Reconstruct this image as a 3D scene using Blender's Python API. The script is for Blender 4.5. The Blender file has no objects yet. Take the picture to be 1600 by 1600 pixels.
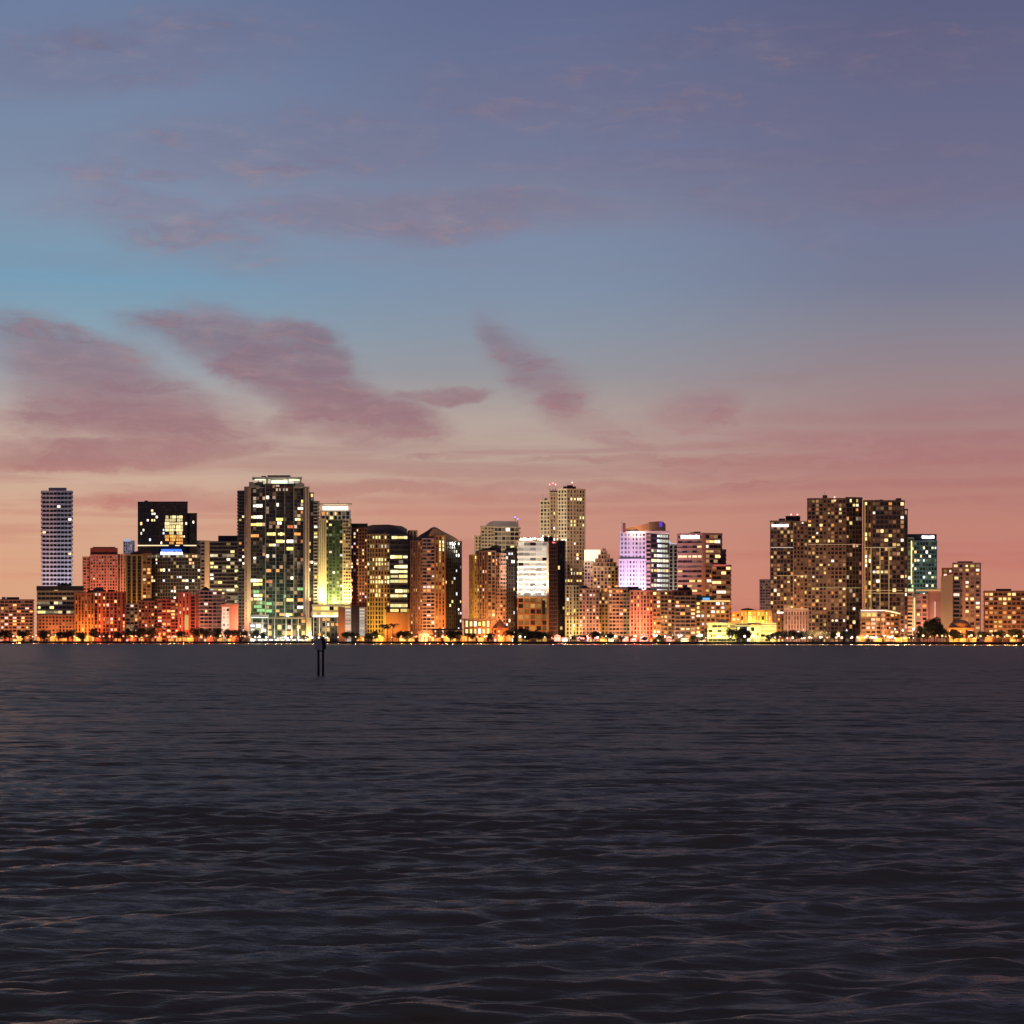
import bpy, bmesh, math, random
import numpy as np
from mathutils import Vector, Matrix
R = random.Random(11)
C = bpy.context.scene.collection
S = 0.0003            # tangent per photograph pixel (75 mm lens)
H = 3.2               # eye height above the water
ZG = 1.6              # level of the quay above the water

def shore(px): return 2050 - (px - 100) * 0.38
def X(px, Y): return (px - 800) * S * Y
def Z(py, Y): return H + (1000 - py) * S * Y
def lin(r, g, b):
    f = lambda c: (c/255/12.92) if c/255 <= .04045 else ((c/255+.055)/1.055)**2.4
    return (f(r), f(g), f(b), 1)

# ------------------------------------------------------------------ materials
MATS = {}
def nodes_of(name):
    m = bpy.data.materials.new(name); m.use_nodes = True
    return m, m.node_tree.nodes, m.node_tree.links, m.node_tree.nodes['Principled BSDF']
def mat_wall(name, col, rough=.8, var=.25, scale=.05):
    if name in MATS: return MATS[name]
    m, n, l, p = nodes_of(name)
    tc = n.new('ShaderNodeTexCoord')
    mp = n.new('ShaderNodeMapping'); mp.inputs['Scale'].default_value = (scale*3, scale*3, scale)
    nz = n.new('ShaderNodeTexNoise'); nz.inputs['Scale'].default_value = 1; nz.inputs['Detail'].default_value = 6
    mx = n.new('ShaderNodeMix'); mx.data_type = 'RGBA'
    mx.inputs[6].default_value = (*[c*(1-var) for c in col], 1); mx.inputs[7].default_value = (*[min(1, c*(1+var)) for c in col], 1)
    l.new(tc.outputs['Object'], mp.inputs[0]); l.new(mp.outputs[0], nz.inputs['Vector'])
    l.new(nz.outputs[0], mx.inputs[0]); l.new(mx.outputs[2], p.inputs['Base Color'])
    p.inputs['Roughness'].default_value = rough
    MATS[name] = m; return m
def mat_emit(name, col, st):
    if name in MATS: return MATS[name]
    m, n, l, p = nodes_of(name)
    p.inputs['Base Color'].default_value = (.05, .05, .05, 1)
    p.inputs['Emission Color'].default_value = (*col, 1); p.inputs['Emission Strength'].default_value = st
    m.cycles.emission_sampling = 'NONE'
    MATS[name] = m; return m
def mat_glass(name, prob, c0, c1, st, row=0, base=(.02, .02, .024), gamma=3.0, curtain=.75):
    """dark glazing; each cell of the facade grid is a room that may have its lamp on"""
    if name in MATS: return MATS[name]
    m, n, l, p = nodes_of(name)
    uv = n.new('ShaderNodeUVMap')
    fl = n.new('ShaderNodeVectorMath'); fl.operation = 'FLOOR'; l.new(uv.outputs[0], fl.inputs[0])
    wn = n.new('ShaderNodeTexWhiteNoise'); wn.noise_dimensions = '2D'; l.new(fl.outputs[0], wn.inputs['Vector'])
    sx = n.new('ShaderNodeSeparateXYZ'); l.new(fl.outputs[0], sx.inputs[0])
    cb = n.new('ShaderNodeCombineXYZ'); l.new(sx.outputs[1], cb.inputs[1]); cb.inputs[0].default_value = 7.3
    def math_(op, a, b):
        q = n.new('ShaderNodeMath'); q.operation = op
        for i, v in enumerate((a, b)):
            if hasattr(v, 'is_output'): l.new(v, q.inputs[i])
            else: q.inputs[i].default_value = v
        return q.outputs[0]
    on = math_('GREATER_THAN', wn.outputs[0], 1-prob)
    if row:
        wr = n.new('ShaderNodeTexWhiteNoise'); wr.noise_dimensions = '2D'; l.new(cb.outputs[0], wr.inputs['Vector'])
        rr = math_('MULTIPLY', math_('GREATER_THAN', wr.outputs[0], 1-row), math_('GREATER_THAN', wn.outputs[0], .3))
        on = math_('MAXIMUM', on, rr)
    sc = n.new('ShaderNodeSeparateColor'); l.new(wn.outputs[1], sc.inputs[0])
    br = math_('POWER', sc.outputs[1], gamma)
    br = math_('MULTIPLY', math_('ADD', br, .12), math_('MULTIPLY', on, st))
    mx = n.new('ShaderNodeMix'); mx.data_type = 'RGBA'; l.new(sc.outputs[2], mx.inputs[0])
    mx.inputs[6].default_value = (*c0, 1); mx.inputs[7].default_value = (*c1, 1)
    l.new(mx.outputs[2], p.inputs['Emission Color']); l.new(br, p.inputs['Emission Strength'])
    bl = n.new('ShaderNodeMix'); bl.data_type = 'RGBA'; l.new(math_('MULTIPLY', math_('POWER', sc.outputs[0], 2.5), curtain), bl.inputs[0])
    bl.inputs[6].default_value = (*base, 1); bl.inputs[7].default_value = (.34, .28, .22, 1)
    l.new(bl.outputs[2], p.inputs['Base Color']); p.inputs['Roughness'].default_value = .12
    m.cycles.emission_sampling = 'NONE'
    MATS[name] = m; return m

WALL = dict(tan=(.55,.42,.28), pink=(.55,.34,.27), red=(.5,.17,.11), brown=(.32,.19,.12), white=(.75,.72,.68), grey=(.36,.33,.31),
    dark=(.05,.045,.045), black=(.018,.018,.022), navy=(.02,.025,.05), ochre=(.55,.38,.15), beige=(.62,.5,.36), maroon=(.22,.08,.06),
    dgrey=(.12,.11,.11), rust=(.4,.2,.1), green=(.1,.16,.1), mauve=(.42,.33,.33), far=(.42,.3,.29), dbrown=(.19,.125,.095), cream=(.7,.6,.42), dgreen=(.05,.09,.05), teal=(.2,.28,.26), copper=(.36,.2,.13))  # far: distance haze is put into this pale pink wall colour
def W(k): return mat_wall('facade_'+k, WALL[k])
WARM=(1,.62,.25); YEL=(1,.72,.2); ORA=(1,.36,.09); WHT=(1,.88,.7); PINK=(1,.6,.5); COOL=(.8,.85,1); GRN=(.55,1,.3)
def G(k):
    d = dict(
      dark=(.035, WARM, WHT, .6, 0), lowdim=(.3, (.5,.2,.12), (.5,.4,.3), .1, 0), apt=(.13, ORA, WHT, .75, 0), apt2=(.26, ORA, WARM, .6, 0), office=(.06, YEL, WHT, .9, .1),
      hot=(.9, (1,.55,.08), (1,.8,.3), 1.5, 0), row=(.1, YEL, WHT, 1.6, .35), red=(.3, (1,.2,.08), ORA, .6, 0), white=(.97, (1,.8,.55), (1,.93,.82), .72, 0),
      amber=(.42, (1,.34,.1), (1,.6,.25), .42, 0),
      lilac=(.92, (.62,.45,1), (.9,.75,1), .22, 0),  # glow put into the panes so they blend with the purple-lit wall
      green=(.22, (.2,.5,.12), (.8,.9,.4), .35, .06), dim=(.4, (.5,.25,.12), WARM, .22, 0), none=(.0, WARM, WARM, 0, 0),
      pinkish=(.5, (1,.35,.2), PINK, .35, .1), purple=(.5, (.6,.45,1), (1,.8,1), .5, 0), gold=(.5,(1,.5,.08),(1,.7,.25),.6,0))[k]
    base = (.025,.04,.03) if k == 'green' else (.02,.02,.024)
    return mat_glass('glazing_'+k, d[0], d[1], d[2], d[3], d[4], base, gamma=.6 if k in ('white','hot','lilac') else 3.0, curtain=.15 if k in ('none','dark','row','office','white') else .75)
LIT = {}
def L(c, st):
    k = 'lamp_light_%d_%d_%d_%d' % (c[0]*100, c[1]*100, c[2]*100, st*10)
    return mat_emit(k, c, st)
PAL = dict(warm=[(WARM,.8),(WARM,1.4),(WHT,1.3),(YEL,1.1),(ORA,.9),(YEL,.7),(WARM,1.9)], white=[(WHT,1.6),(WHT,2.8),(COOL,1.6),(WARM,2)],
    yellow=[(YEL,1.4),(YEL,2.2),(WHT,2),((.9,.9,.35),1.3)], orange=[(ORA,1.2),(ORA,2),(WARM,1.6),(PINK,1.5)],
    green=[((.75,1,.5),1.1),((.9,1,.7),1.6),(YEL,1.6)], mix=[(WARM,1.5),(WHT,2.2),(YEL,1.5),(PINK,1.2),(COOL,1),(ORA,1.2)])

# ------------------------------------------------------------------ mesh builder
class MB:
    def __init__(s): s.v=[]; s.f=[]; s.uv=[]; s.mi=[]
    def quad(s, pts, uv=None, mi=0):
        k=len(s.v); s.v += [tuple(p) for p in pts]; s.f.append(tuple(range(k,k+len(pts)))); s.uv.append(uv or [(-50.5,-50.5)]*len(pts)); s.mi.append(mi)
    def fbox(s, P, t, n, u0,u1,z0,z1,d0,d1, mi=0):
        """box in a facade frame: u along t, z up, d outwards along n from P (z absolute)"""
        c=[]
        for z in (z0,z1):
            for (u,d) in ((u0,d1),(u1,d1),(u1,d0),(u0,d0)):
                c.append((P[0]+t[0]*u+n[0]*d, P[1]+t[1]*u+n[1]*d, z))
        for q in ((0,1,5,4),(1,2,6,5),(2,3,7,6),(3,0,4,7),(4,5,6,7),(3,2,1,0)): s.quad([c[i] for i in q], mi=mi)
    def prism(s, poly, z0, z1, top=None, mi=0):
        k=len(poly); tp = top or poly
        for i in range(k):
            a,b=poly[i],poly[(i+1)%k]; A,B=tp[i],tp[(i+1)%k]
            s.quad([(*a,z0),(*b,z0),(*B,z1),(*A,z1)], mi=mi)
        s.quad([(*p,z1) for p in tp], mi=mi); s.quad([(*p,z0) for p in reversed(poly)], mi=mi)
    def tube(s, a, b, r0, r1, seg=8, mi=0):
        a=Vector(a); b=Vector(b); d=(b-a).normalized(); x=d.orthogonal().normalized(); y=d.cross(x)
        ra=[a+(x*math.cos(i*2*math.pi/seg)+y*math.sin(i*2*math.pi/seg))*r0 for i in range(seg)]
        rb=[b+(x*math.cos(i*2*math.pi/seg)+y*math.sin(i*2*math.pi/seg))*r1 for i in range(seg)]
        for i in range(seg): j=(i+1)%seg; s.quad([ra[i],ra[j],rb[j],rb[i]], mi=mi)
        s.quad(list(reversed(ra)), mi=mi); s.quad(rb, mi=mi)
    def lathe(s, c, prof, seg=16, mi=0):
        for (r0,z0),(r1,z1) in zip(prof, prof[1:]):
            for i in range(seg):
                a0=i*2*math.pi/seg; a1=(i+1)*2*math.pi/seg
                s.quad([(c[0]+r0*math.cos(a0),c[1]+r0*math.sin(a0),c[2]+z0),(c[0]+r0*math.cos(a1),c[1]+r0*math.sin(a1),c[2]+z0),
                        (c[0]+r1*math.cos(a1),c[1]+r1*math.sin(a1),c[2]+z1),(c[0]+r1*math.cos(a0),c[1]+r1*math.sin(a0),c[2]+z1)], mi=mi)
    def build(s, name, mats, parent=None):
        org = parent_org(parent)
        me = bpy.data.meshes.new(name)
        me.from_pydata([(v[0]-org[0], v[1]-org[1], v[2]-org[2]) for v in s.v], [], s.f)
        ul = me.uv_layers.new(name='UVMap'); flat=[c for u in s.uv for p in u for c in p]; ul.data.foreach_set('uv', flat)
        for m in (mats if isinstance(mats,(list,tuple)) else [mats]): me.materials.append(m)
        me.polygons.foreach_set('material_index', s.mi); me.update()
        o = bpy.data.objects.new(name, me); C.objects.link(o)
        if parent: o.parent = parent
        return o
def parent_org(p):
    v = Vector((0,0,0))
    while p: v += p.location; p = p.parent
    return v
def tag(o, label, cat, group=None, kind=None):
    o['label']=label; o['category']=cat
    if group: o['group']=group
    if kind: o['kind']=kind
    return o

STY = dict(
  grid=dict(bay=3.6, fl=3.4, pw=1.3, pd=.45, sh=1.25, sd=.35), fine=dict(bay=2.8, fl=3.2, pw=.95, pd=.4, sh=1.15, sd=.3),
  big=dict(bay=5.0, fl=4.2, pw=1.5, pd=.5, sh=1.4, sd=.4), band=dict(bay=4., fl=3.9, pw=.15, pd=.1, sh=1.9, sd=.5),
  balc=dict(bay=4., fl=3.2, pw=.6, pd=.3, sh=1.15, sd=1.5), glass=dict(bay=2.4, fl=3.5, pw=.22, pd=.18, sh=.4, sd=.12),
  rib=dict(bay=3.0, fl=3.4, pw=1.5, pd=.9, sh=.6, sd=.2), solid=None)

UNIT = {}
def unit_window(mat):
    if mat.name not in UNIT:
        b=MB(); b.fbox((0,0),(1,0),(0,-1),-.5,.5,-.5,.5,0,.08)
        o=b.build('window', mat); me=o.data; bpy.data.objects.remove(o); UNIT[mat.name]=me
    return UNIT[mat.name]

BL = []
class B:
    def __init__(s, ref, label, px, off, name='tower', cat='tower', group=None):
        s.ref=ref; s.px=px; s.Y=shore(px)+off; s.off=off
        s.root=bpy.data.objects.new(name,None); C.objects.link(s.root); s.root.location=(X(px,s.Y), s.Y, ZG)
        tag(s.root, label, cat, group)
        s.ray=Vector((X(px,s.Y), s.Y)).normalized(); s.vols=[]; s.nw=0; s.dy=0; BL.append(s); s.k=len(BL)
    def pt(s, px, dd): Y=s.Y+dd; return Vector((X(px,Y), Y))
    def z(s, py, dd=0): return Z(py, s.Y+dd) if py is not None else ZG-.3
    def vol(s, front, top, bot=None, depth=30, sty='grid', wall='tan', gl='apt', dd=0, part='wall', lit=0, pal='warm', solid_sides=False, parapet=1.0, top2=None, **ov):
        """one storeyed block. front = [(px, setback)...] left to right; top/bot in photograph rows"""
        if isinstance(front[0], (int,float)): front=[(front[0],0),(front[1],0)]
        fp=[s.pt(p, d+dd) for p,d in front]
        z0, z1 = s.z(bot, dd), s.z(top, dd)
        bk=max(d for _,d in front)+depth
        poly=fp+[fp[-1]+s.ray*(bk-front[-1][1]), fp[0]+s.ray*(bk-front[0][1])]
        st=dict(STY[sty]) if STY[sty] else None
        if st:
            if sty in ('grid','fine'):
                m_=R.choice(('even','tall','wide','even')); st['bay']*=R.uniform(.88,1.18)
                if m_=='tall': st['sh']*=.7; st['pw']*=1.15; st['pd']+=.3
                if m_=='wide': st['pw']*=.6; st['sh']*=1.15; st['sd']+=.45
            st.update(ov)
        core=R.choice((0,0,4,5,6,7)) if st and sty in ('grid','fine','balc') else 0
        g=MB(); w=MB(); n=len(poly); nf0=len(fp)-1
        off=s.k*37+len(s.vols)*11
        for i in range(n):
            a,b=poly[i],poly[(i+1)%n]; wd=(b-a).length
            if wd<.05: continue
            t=(b-a)/wd; nn=Vector((t.y,-t.x)); isback=(i==n-2)
            if st is None or isback or (solid_sides and i>=nf0):
                w.fbox(a,t,nn,0,wd,z0,z1+parapet,-.6,.0); continue
            nb=max(1,round(wd/st['bay'])); nfl=max(1,round((z1-z0)/st['fl'])); bw=wd/nb; fh=(z1-z0)/nfl
            g.quad([(*(a-nn*.35),z0),(*(b-nn*.35),z0),(*(b-nn*.35),z1),(*(a-nn*.35),z1)],
                   [(off+i*50,off),(off+i*50+nb,off),(off+i*50+nb,off+nfl),(off+i*50,off+nfl)])
            if st['pw']>0:
                for k in range(nb+1):
                    pw_=st['pw']*(1.9 if core and k%core==core//2 else 1); u0=max(0,k*bw-pw_/2); u1=min(wd,k*bw+pw_/2)
                    w.fbox(a,t,nn,u0,u1,z0,z1+.02,-.5,st['pd'])
            for k in range(nfl+1):
                h=st['sh']/2; w.fbox(a,t,nn,.01,wd-.01,max(z0,z0+k*fh-h),z0+k*fh+h,-.47,st['sd'])
            w.fbox(a,t,nn,.005,wd-.005,z1-.3,z1+parapet,-.55,max(st['pd'],.3)+.07)
            if i<nf0: s.vols.append(dict(a=a,t=t,n=nn,wd=wd,z0=z0,z1=z1,nb=nb,bw=bw,nf=nfl,fh=fh,pw=st['pw'],sh=st['sh'],p0=front[i][0],p1=front[i+1][0]))
        inn=[p for p in poly]
        w.quad([(*p,z1+.15) for p in inn])
        if g.f:
            go=g.build('glazing', G(gl), s.root); go['kind']='stuff'
        w.build(part, W(wall), s.root)
        mine=s.vols[-nf0:] if st else []
        for _ in range(lit):
            if not mine: break
            v=R.choices(mine,[q['wd'] for q in mine])[0]
            s.cell(v, R.randrange(v['nb']), R.randrange(v['nf']), *R.choice(PAL[pal]))
        return s
    def cell(s, v, i, j, c, st, span=1):
        if s.nw>=95: return
        s.nw+=1
        span=min(span, v['nb']-i); 
        o=bpy.data.objects.new('window', unit_window(L(c,st))); C.objects.link(o); o.parent=s.root
        ctr=v['a']+v['t']*((i+span/2)*v['bw'])-v['n']*.31
        z=v['z0']+(j+.5)*v['fh']
        o.location=Vector((ctr.x,ctr.y,z))-s.root.location
        o.rotation_euler=(0,0,math.atan2(v['t'].y,v['t'].x))
        o.scale=((span*v['bw']-v['pw']*.9)*R.choice((1,1,.8,.6)), 1, (v['fh']-v['sh']*.9)*R.choice((1,.85,.7)))
    def at(s, pts, pal='white', span=1):
        """rooms seen lit in the photograph, at (column,row)"""
        for p in pts:
            px,py=p[0],p[1]; c=p[2] if len(p)>2 else None
            vs=[v for v in s.vols if min(v['p0'],v['p1'])<=px<=max(v['p0'],v['p1']) and v['z0']<=Z(py,v['a'].y)<=v['z1']+1]
            if not vs: continue
            v=min(vs,key=lambda q:q['a'].y); f=(px-v['p0'])/(v['p1']-v['p0'])
            i=min(v['nb']-1,int(f*v['nb'])); j=min(v['nf']-1,int((Z(py,v['a'].y)-v['z0'])/v['fh']))
            cc=(c if c else R.choice(PAL[pal]))
            s.cell(v,i,j,cc[0],cc[1],p[3] if len(p)>3 else span)
    def box(s, name, p0,p1,t,b, m, d0=0, depth=5, label=None, slope=None, kind=None):
        P0,P1=s.pt(p0,d0),s.pt(p1,d0); r=s.ray*depth
        mb=MB(); poly=[P0,P1,P1+r,P0+r]; z0=s.z(b,d0); z1=s.z(t,d0)
        if slope is None: mb.prism(poly,z0,z1)
        else:
            z2=s.z(slope,d0); bot=[(*p,z0) for p in poly]; tp=[(*P0,z1),(*P1,z2),(*(P1+r),z2),(*(P0+r),z1)]
            for i in range(4): j=(i+1)%4; mb.quad([bot[i],bot[j],tp[j],tp[i]])
            mb.quad(tp); mb.quad(bot[::-1])
        o=mb.build(name, m if not isinstance(m,str) else W(m), s.root)
        if label: o['label']=label
        if kind: o['kind']=kind
        return o
    def outline(s, name, pts, m, d0=0, depth=10):
        """a block whose upright outline is given as photograph points, with real depth"""
        f=[(*s.pt(p,d0), s.z(q,d0)) for p,q in pts]; r=(s.ray.x*depth, s.ray.y*depth)
        k=[(x+r[0],y+r[1],z) for x,y,z in f]; mb=MB(); n=len(f)
        mb.quad(f); mb.quad(k[::-1])
        for i in range(n): j=(i+1)%n; mb.quad([f[j],f[i],k[i],k[j]])
        return mb.build(name, m if not isinstance(m,str) else W(m), s.root)
    def roof(s, p0,p1,t,b,wall='dark',d0=8,depth=14, name='penthouse'): return s.box(name,p0,p1,t,b,wall,d0,depth)
    def mast(s, px, t, b, r=.25, d0=10, beacon=None):
        P=s.pt(px,d0); mb=MB(); mb.tube((*P,s.z(b,d0)),(*P,s.z(t,d0)),r,r*.5,6); o=mb.build('mast',W('grey'),s.root)
        if beacon:
            m2=MB(); m2.lathe((*P,s.z(t,d0)),[(.02,-.7),(.7,0),(.02,.7)],8); q=m2.build('beacon',L(beacon,6),o)
    def sign(s, p0,p1,t,b, c=(1,.9,.95), st=4, d0=-.9, blocks=None, d1=None):
        """illuminated lettering too small to read in the photograph: glowing uneven blocks on a rail"""
        n=blocks or max(4,int((p1-p0)/3)); mb=MB(); x=p0; step=(p1-p0)/n
        for i in range(n):
            a=p0+i*step; k=.78+.18*R.random(); tt=t+(b-t)*.2*R.random()
            dd=lambda q: d0 if d1 is None else d0+(d1-d0)*(q-p0)/(p1-p0)
            P0,P1=s.pt(a,dd(a)),s.pt(a+step*k,dd(a+step*k)); r=s.ray*.3
            mb.prism([P0,P1,P1+r,P0+r],s.z(b,d0),s.z(tt,d0))
        mb.prism([s.pt(p0,d0),s.pt(p1,d0 if d1 is None else d1),s.pt(p1,d0 if d1 is None else d1)+s.ray*.2,s.pt(p0,d0)+s.ray*.2], s.z(b+.5,d0), s.z(b-.02,d0))
        return mb.build('sign', L(c,st), s.root)
    def flood(s, px, c, kw, dist=25, h=4, aim=950, z0=None, arm=True, spot=150):  # added lamps with unseen fixtures; they light facades, partly standing in for city glow
        P=s.pt(px,-dist); z=(z0 if z0 is not None else ZG)
        mb=MB(); mb.tube((*P,z-.1),(*P,z+h-.6),.12,.12,6)
        if z0 is not None and arm: Q=s.pt(px,.2); mb.tube((*P,z),(*Q,z-1.5),.14,.14,6)
        mb.prism([P+Vector(q) for q in ((-.5,-.3),(.5,-.3),(.5,.3),(-.5,.3))],z+h-.6,z+h)
        o=mb.build('added_floodlight', W('dgrey'), s.root)
        li=bpy.data.lights.new('added_flood_lamp','SPOT'); li.energy=kw*1000*(1.7 if s.px<372 else 1.38); li.color=c; li.spot_size=math.radians(spot); li.spot_blend=1; li.shadow_soft_size=.6
        lo=bpy.data.objects.new('added_flood_lamp',li); C.objects.link(lo); lo.parent=o
        p=Vector((*P,z+h+.7)); q=Vector((*s.pt(px,0),s.z(aim)))
        lo.location=p-s.root.location; lo.rotation_euler=(q-p).to_track_quat('-Z','Y').to_euler()
def buildings():
    o=None
    def half(b,w): b.half=w/2; return b
    SOD=(1,.36,.1); RED=(1,.2,.08); AMB=(1,.5,.16)
    # --- left end
    b=half(B('the banded white tower','tall slim tower of white balcony bands near the left edge',88,260),50)
    b.vol((66,112),768,sty='balc',wall='white',gl='none',fl=4.6,sh=1.9,lit=8,pal='white'); b.roof(76,104,762,768,'mauve')
    b.flood(80,(.85,.75,1),90,60,aim=850); b.flood(102,(.85,.75,1),90,60,aim=850)
    b=half(B('the dark-roofed low office','low office with yellow lit window bands and dark roof at the left edge',95,75,'office_block','office block'),70)
    b.vol((58,130),917,depth=26,sty='band',wall='tan',gl='row',fl=4.6,lit=10,pal='yellow'); b.box('roof',57,131,916,922,'dark',-1,28); b.vol((60,118),962,depth=8,dd=-9,sty='grid',wall='red',gl='red',part='porch')
    b.flood(75,AMB,14,26,aim=960); b.flood(115,(1,.6,.2),10,22,aim=950)
    b=half(B('the orange floodlit block','red and orange apartment block with floodlit ribs on its left half',157,50,'apartment_block','apartment block'),80)
    b.vol((117,147),927,depth=22,sty='rib',wall='rust',gl='red',bay=3.4,lit=3,pal='orange'); b.vol((147,196),926,depth=26,dd=4,sty='grid',wall='red',gl='apt',lit=22,pal='orange')
    b.outline('roof_dome',[(143,926),(146,920),(150,918),(159,918),(163,921),(165,926)],'dgrey',6,10)
    b.box('cornice',115.5,148,926,929,'rust',-1.6,4)
    b.flood(125,(1,.3,.05),22,16,aim=950); b.flood(139,(1,.3,.05),22,16,aim=950); b.flood(170,RED,10,22,aim=960)
    b=half(B('the pink crowned tower','pink tower with a dark red crown, wings stepping down both sides',160,210),70)
    b.vol((141,184),868,depth=26,sty='fine',wall='pink',gl='pinkish',lit=12,pal='orange'); b.vol((129.5,141),871,depth=22,dd=3,sty='fine',wall='pink',gl='pinkish')
    b.vol((184,201),867,depth=20,dd=6,sty='rib',wall='beige',gl='dim',lit=3); b.box('crown',141,184,856,868,'maroon',1,22); b.box('crown',145,180,854.5,856,'maroon',4,14)
    b.flood(158,(1,.26,.12),190,46,aim=890); b.flood(190,(1,.34,.16),60,40,aim=900)
    b=half(B('the small white-topped tower','small slim glass tower with a white and blue lit top, mostly hidden',201,380),17)
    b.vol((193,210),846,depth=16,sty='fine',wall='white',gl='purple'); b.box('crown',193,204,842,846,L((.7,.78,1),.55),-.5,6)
    b=half(B('the black glass tower','black glass tower with a bright yellow and orange lit panel high on its front',261,310),92)
    b.vol([(215.5,3),(236,0),(293,0)],785,depth=36,sty='glass',wall='black',gl='none',lit=3,pal='white'); b.vol((293,307.5),803,depth=26,dd=4,sty='glass',wall='black',gl='none',lit=3)
    for j in range(9):
        for i in range(5):
            y=803+j*5.35; cc=((1,.8,.38),1.0) if j<6 else ((1,.45,.1),1.0)
            if R.random()<.93: b.at([(259+i*5.6,y+2.5,(cc[0],cc[1]*R.choice((.8,1,1.3,1.7))),2)])
    b.at([(238,800),(239,804),(243,805),(246,808),(240,811),(232,815),(222,818),(234,844),(255,829),(286,840),(291,818),(302,818),(225,828),(220,832),(236,814)],'white')
    b.box('lit_ledge',214,308,851.5,853,L((1,.75,.42),1.3),-1.2,3)
    b=half(B('the blue-lit rounded tower','rounded dark glass tower with a blue glowing crown and white sign',274,150),76)
    b.vol([(236,7),(246,2),(262,0),(284,0),(300,3),(313,9)],866,depth=26,sty='glass',wall='dgrey',gl='office',pw=.5,sh=.9,bay=3,lit=26,pal='mix')
    b.vol([(248,6),(258,3),(280,3),(296,7)],855,866.5,depth=16,dd=2,sty='glass',wall='navy',gl='none',part='crown')
    b.box('blue_light',252,284,858,861.5,L((.05,.16,1),1.6),2,2); b.sign(251,286,862,866.2,(.85,.92,1),3.2,d0=-1,blocks=9)
    b.at([(244,877),(244,882),(256,889),(262,889),(281,900),(241,908),(257,908),(286,908),(292,908),(268,925),(275,922),(294,917),(309,900)],'white')
    for (x,y) in ((297,862),(301,866),(295,878),(303,878),(292,866),(300,874)): b.at([(x,y,((1,.5,.2),1.5),1)])
    b.flood(300,SOD,30,24,aim=880); b.flood(262,(.4,.5,.4),16,24,aim=930)
    b=half(B('the ochre slab tower','ochre slab tower with a curved reddish top beside the rounded glass tower',216,115),40)
    b.vol((197.5,222),868,depth=20,sty='rib',wall='ochre',gl='none',bay=4.5,sh=.2); b.vol((222,236),866,depth=22,dd=1,sty='grid',wall='rust',gl='gold',lit=8,pal='orange')
    b.outline('crown',[(202,868),(206,863),(214,861),(236,861),(236,868)],'maroon',1,16); b.flood(209,(1,.55,.1),34,26,aim=900); b.flood(228,SOD,22,26,aim=900)
    b=half(B('the low orange hotel','low wide orange hotel with many small lit balconies, behind shore trees',237,48,'hotel','hotel'),80)
    b.vol((196.5,216),944,depth=18,sty='balc',wall='tan',gl='gold',lit=6,pal='orange',sd=1.); b.vol((216,246),940,depth=20,dd=5,sty='grid',wall='rust',gl='red',lit=14,pal='orange'); b.vol((246,281),937,depth=20,dd=2,sty='balc',wall='red',gl='apt',lit=22,pal='orange',sd=1.)
    b.roof(220,236,937,940,'dgrey'); b.flood(206,AMB,14,16,aim=965); b.flood(232,RED,14,22,aim=965); b.flood(262,RED,12,24,aim=965)
    b=half(B('the red ribbed block','red block of tall vertical ribs with a pale corner beside grey balconies',297,60,'apartment_block','apartment block'),42)
    b.vol((279,296),927,depth=20,sty='rib',wall='red',gl='red',bay=4,pw=2.2,lit=8,pal='orange'); b.vol((296,307),931,depth=20,dd=2,sty='rib',wall='red',gl='none',bay=5,pw=3); b.vol((307,320),924,depth=22,dd=3,sty='solid',wall='beige')
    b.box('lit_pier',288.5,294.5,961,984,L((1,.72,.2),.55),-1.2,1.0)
    b.flood(287,RED,14,22,aim=955); b.flood(305,RED,12,24,aim=955)
    b=half(B('the grey balcony block','grey mid-rise block striped by continuous balconies',335,64,'apartment_block','apartment block'),36)
    b.vol((312,352),924,depth=20,dd=6,sty='balc',wall='mauve',gl='dim',fl=3.4,sd=1.8,lit=7,pal='orange'); b.outline('roof_tank',[(314,924),(316,919),(322,917),(327,920),(328,924)],'dark',10,8); b.flood(335,(1,.5,.35),14,30,aim=955)
    b=half(B('the beige-sided office tower','dark banded office tower with a pale orange lit side wall at its left',340,185,'office_tower','office tower'),66)
    b.vol((308,320),846,depth=20,dd=5,sty='balc',wall='mauve',gl='dim',fl=3.6,sd=.7); b.vol((320,327.5),846,depth=26,sty='solid',wall='beige'); b.vol((327.5,373),847,depth=28,sty='band',wall='dgrey',gl='row',fl=3.8,sh=1.3,lit=22,pal='yellow'); b.vol((341,373),838.5,847,depth=20,dd=3,sty='solid',wall='dark',part='penthouse')
    b.flood(322,(1,.6,.3),150,34,aim=880); b.flood(355,(.9,.9,.5),20,26,aim=930)
    b=half(B('the red block with a white lit stair','small red block with a bright white lit staircase column',359,52,'apartment_block','apartment block'),26)
    b.vol((347,359),950,depth=16,sty='grid',wall='white',gl='white',bay=3.2); b.vol((359,372),945,depth=18,dd=-1,sty='solid',wall='red'); b.box('cornice',345,373,944,948,'red',-2,20); b.flood(358,(1,.35,.15),10,20,aim=965)
    # --- the tallest pair
    b=half(B('the tallest dark glass tower','tallest dark glass tower with glowing greenish crown and thin pale vertical lines',432,95),124)
    b.vol((372.5,383),768,depth=26,dd=6,sty='balc',wall='dgrey',gl='dark',sd=1.3,lit=7); b.vol((481,490),771,depth=26,dd=6,sty='glass',wall='navy',gl='dark',lit=7); b.vol((490,496.5),784,depth=24,dd=7,sty='balc',wall='grey',gl='dark',sd=1.8,lit=5)
    b.vol((383,390.5),762,depth=30,dd=2,sty='rib',wall='pink',gl='pinkish',bay=2.2,sh=.8); b.vol((475,482),762,depth=30,dd=2,sty='rib',wall='mauve',gl='dim',bay=2.2)
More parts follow.
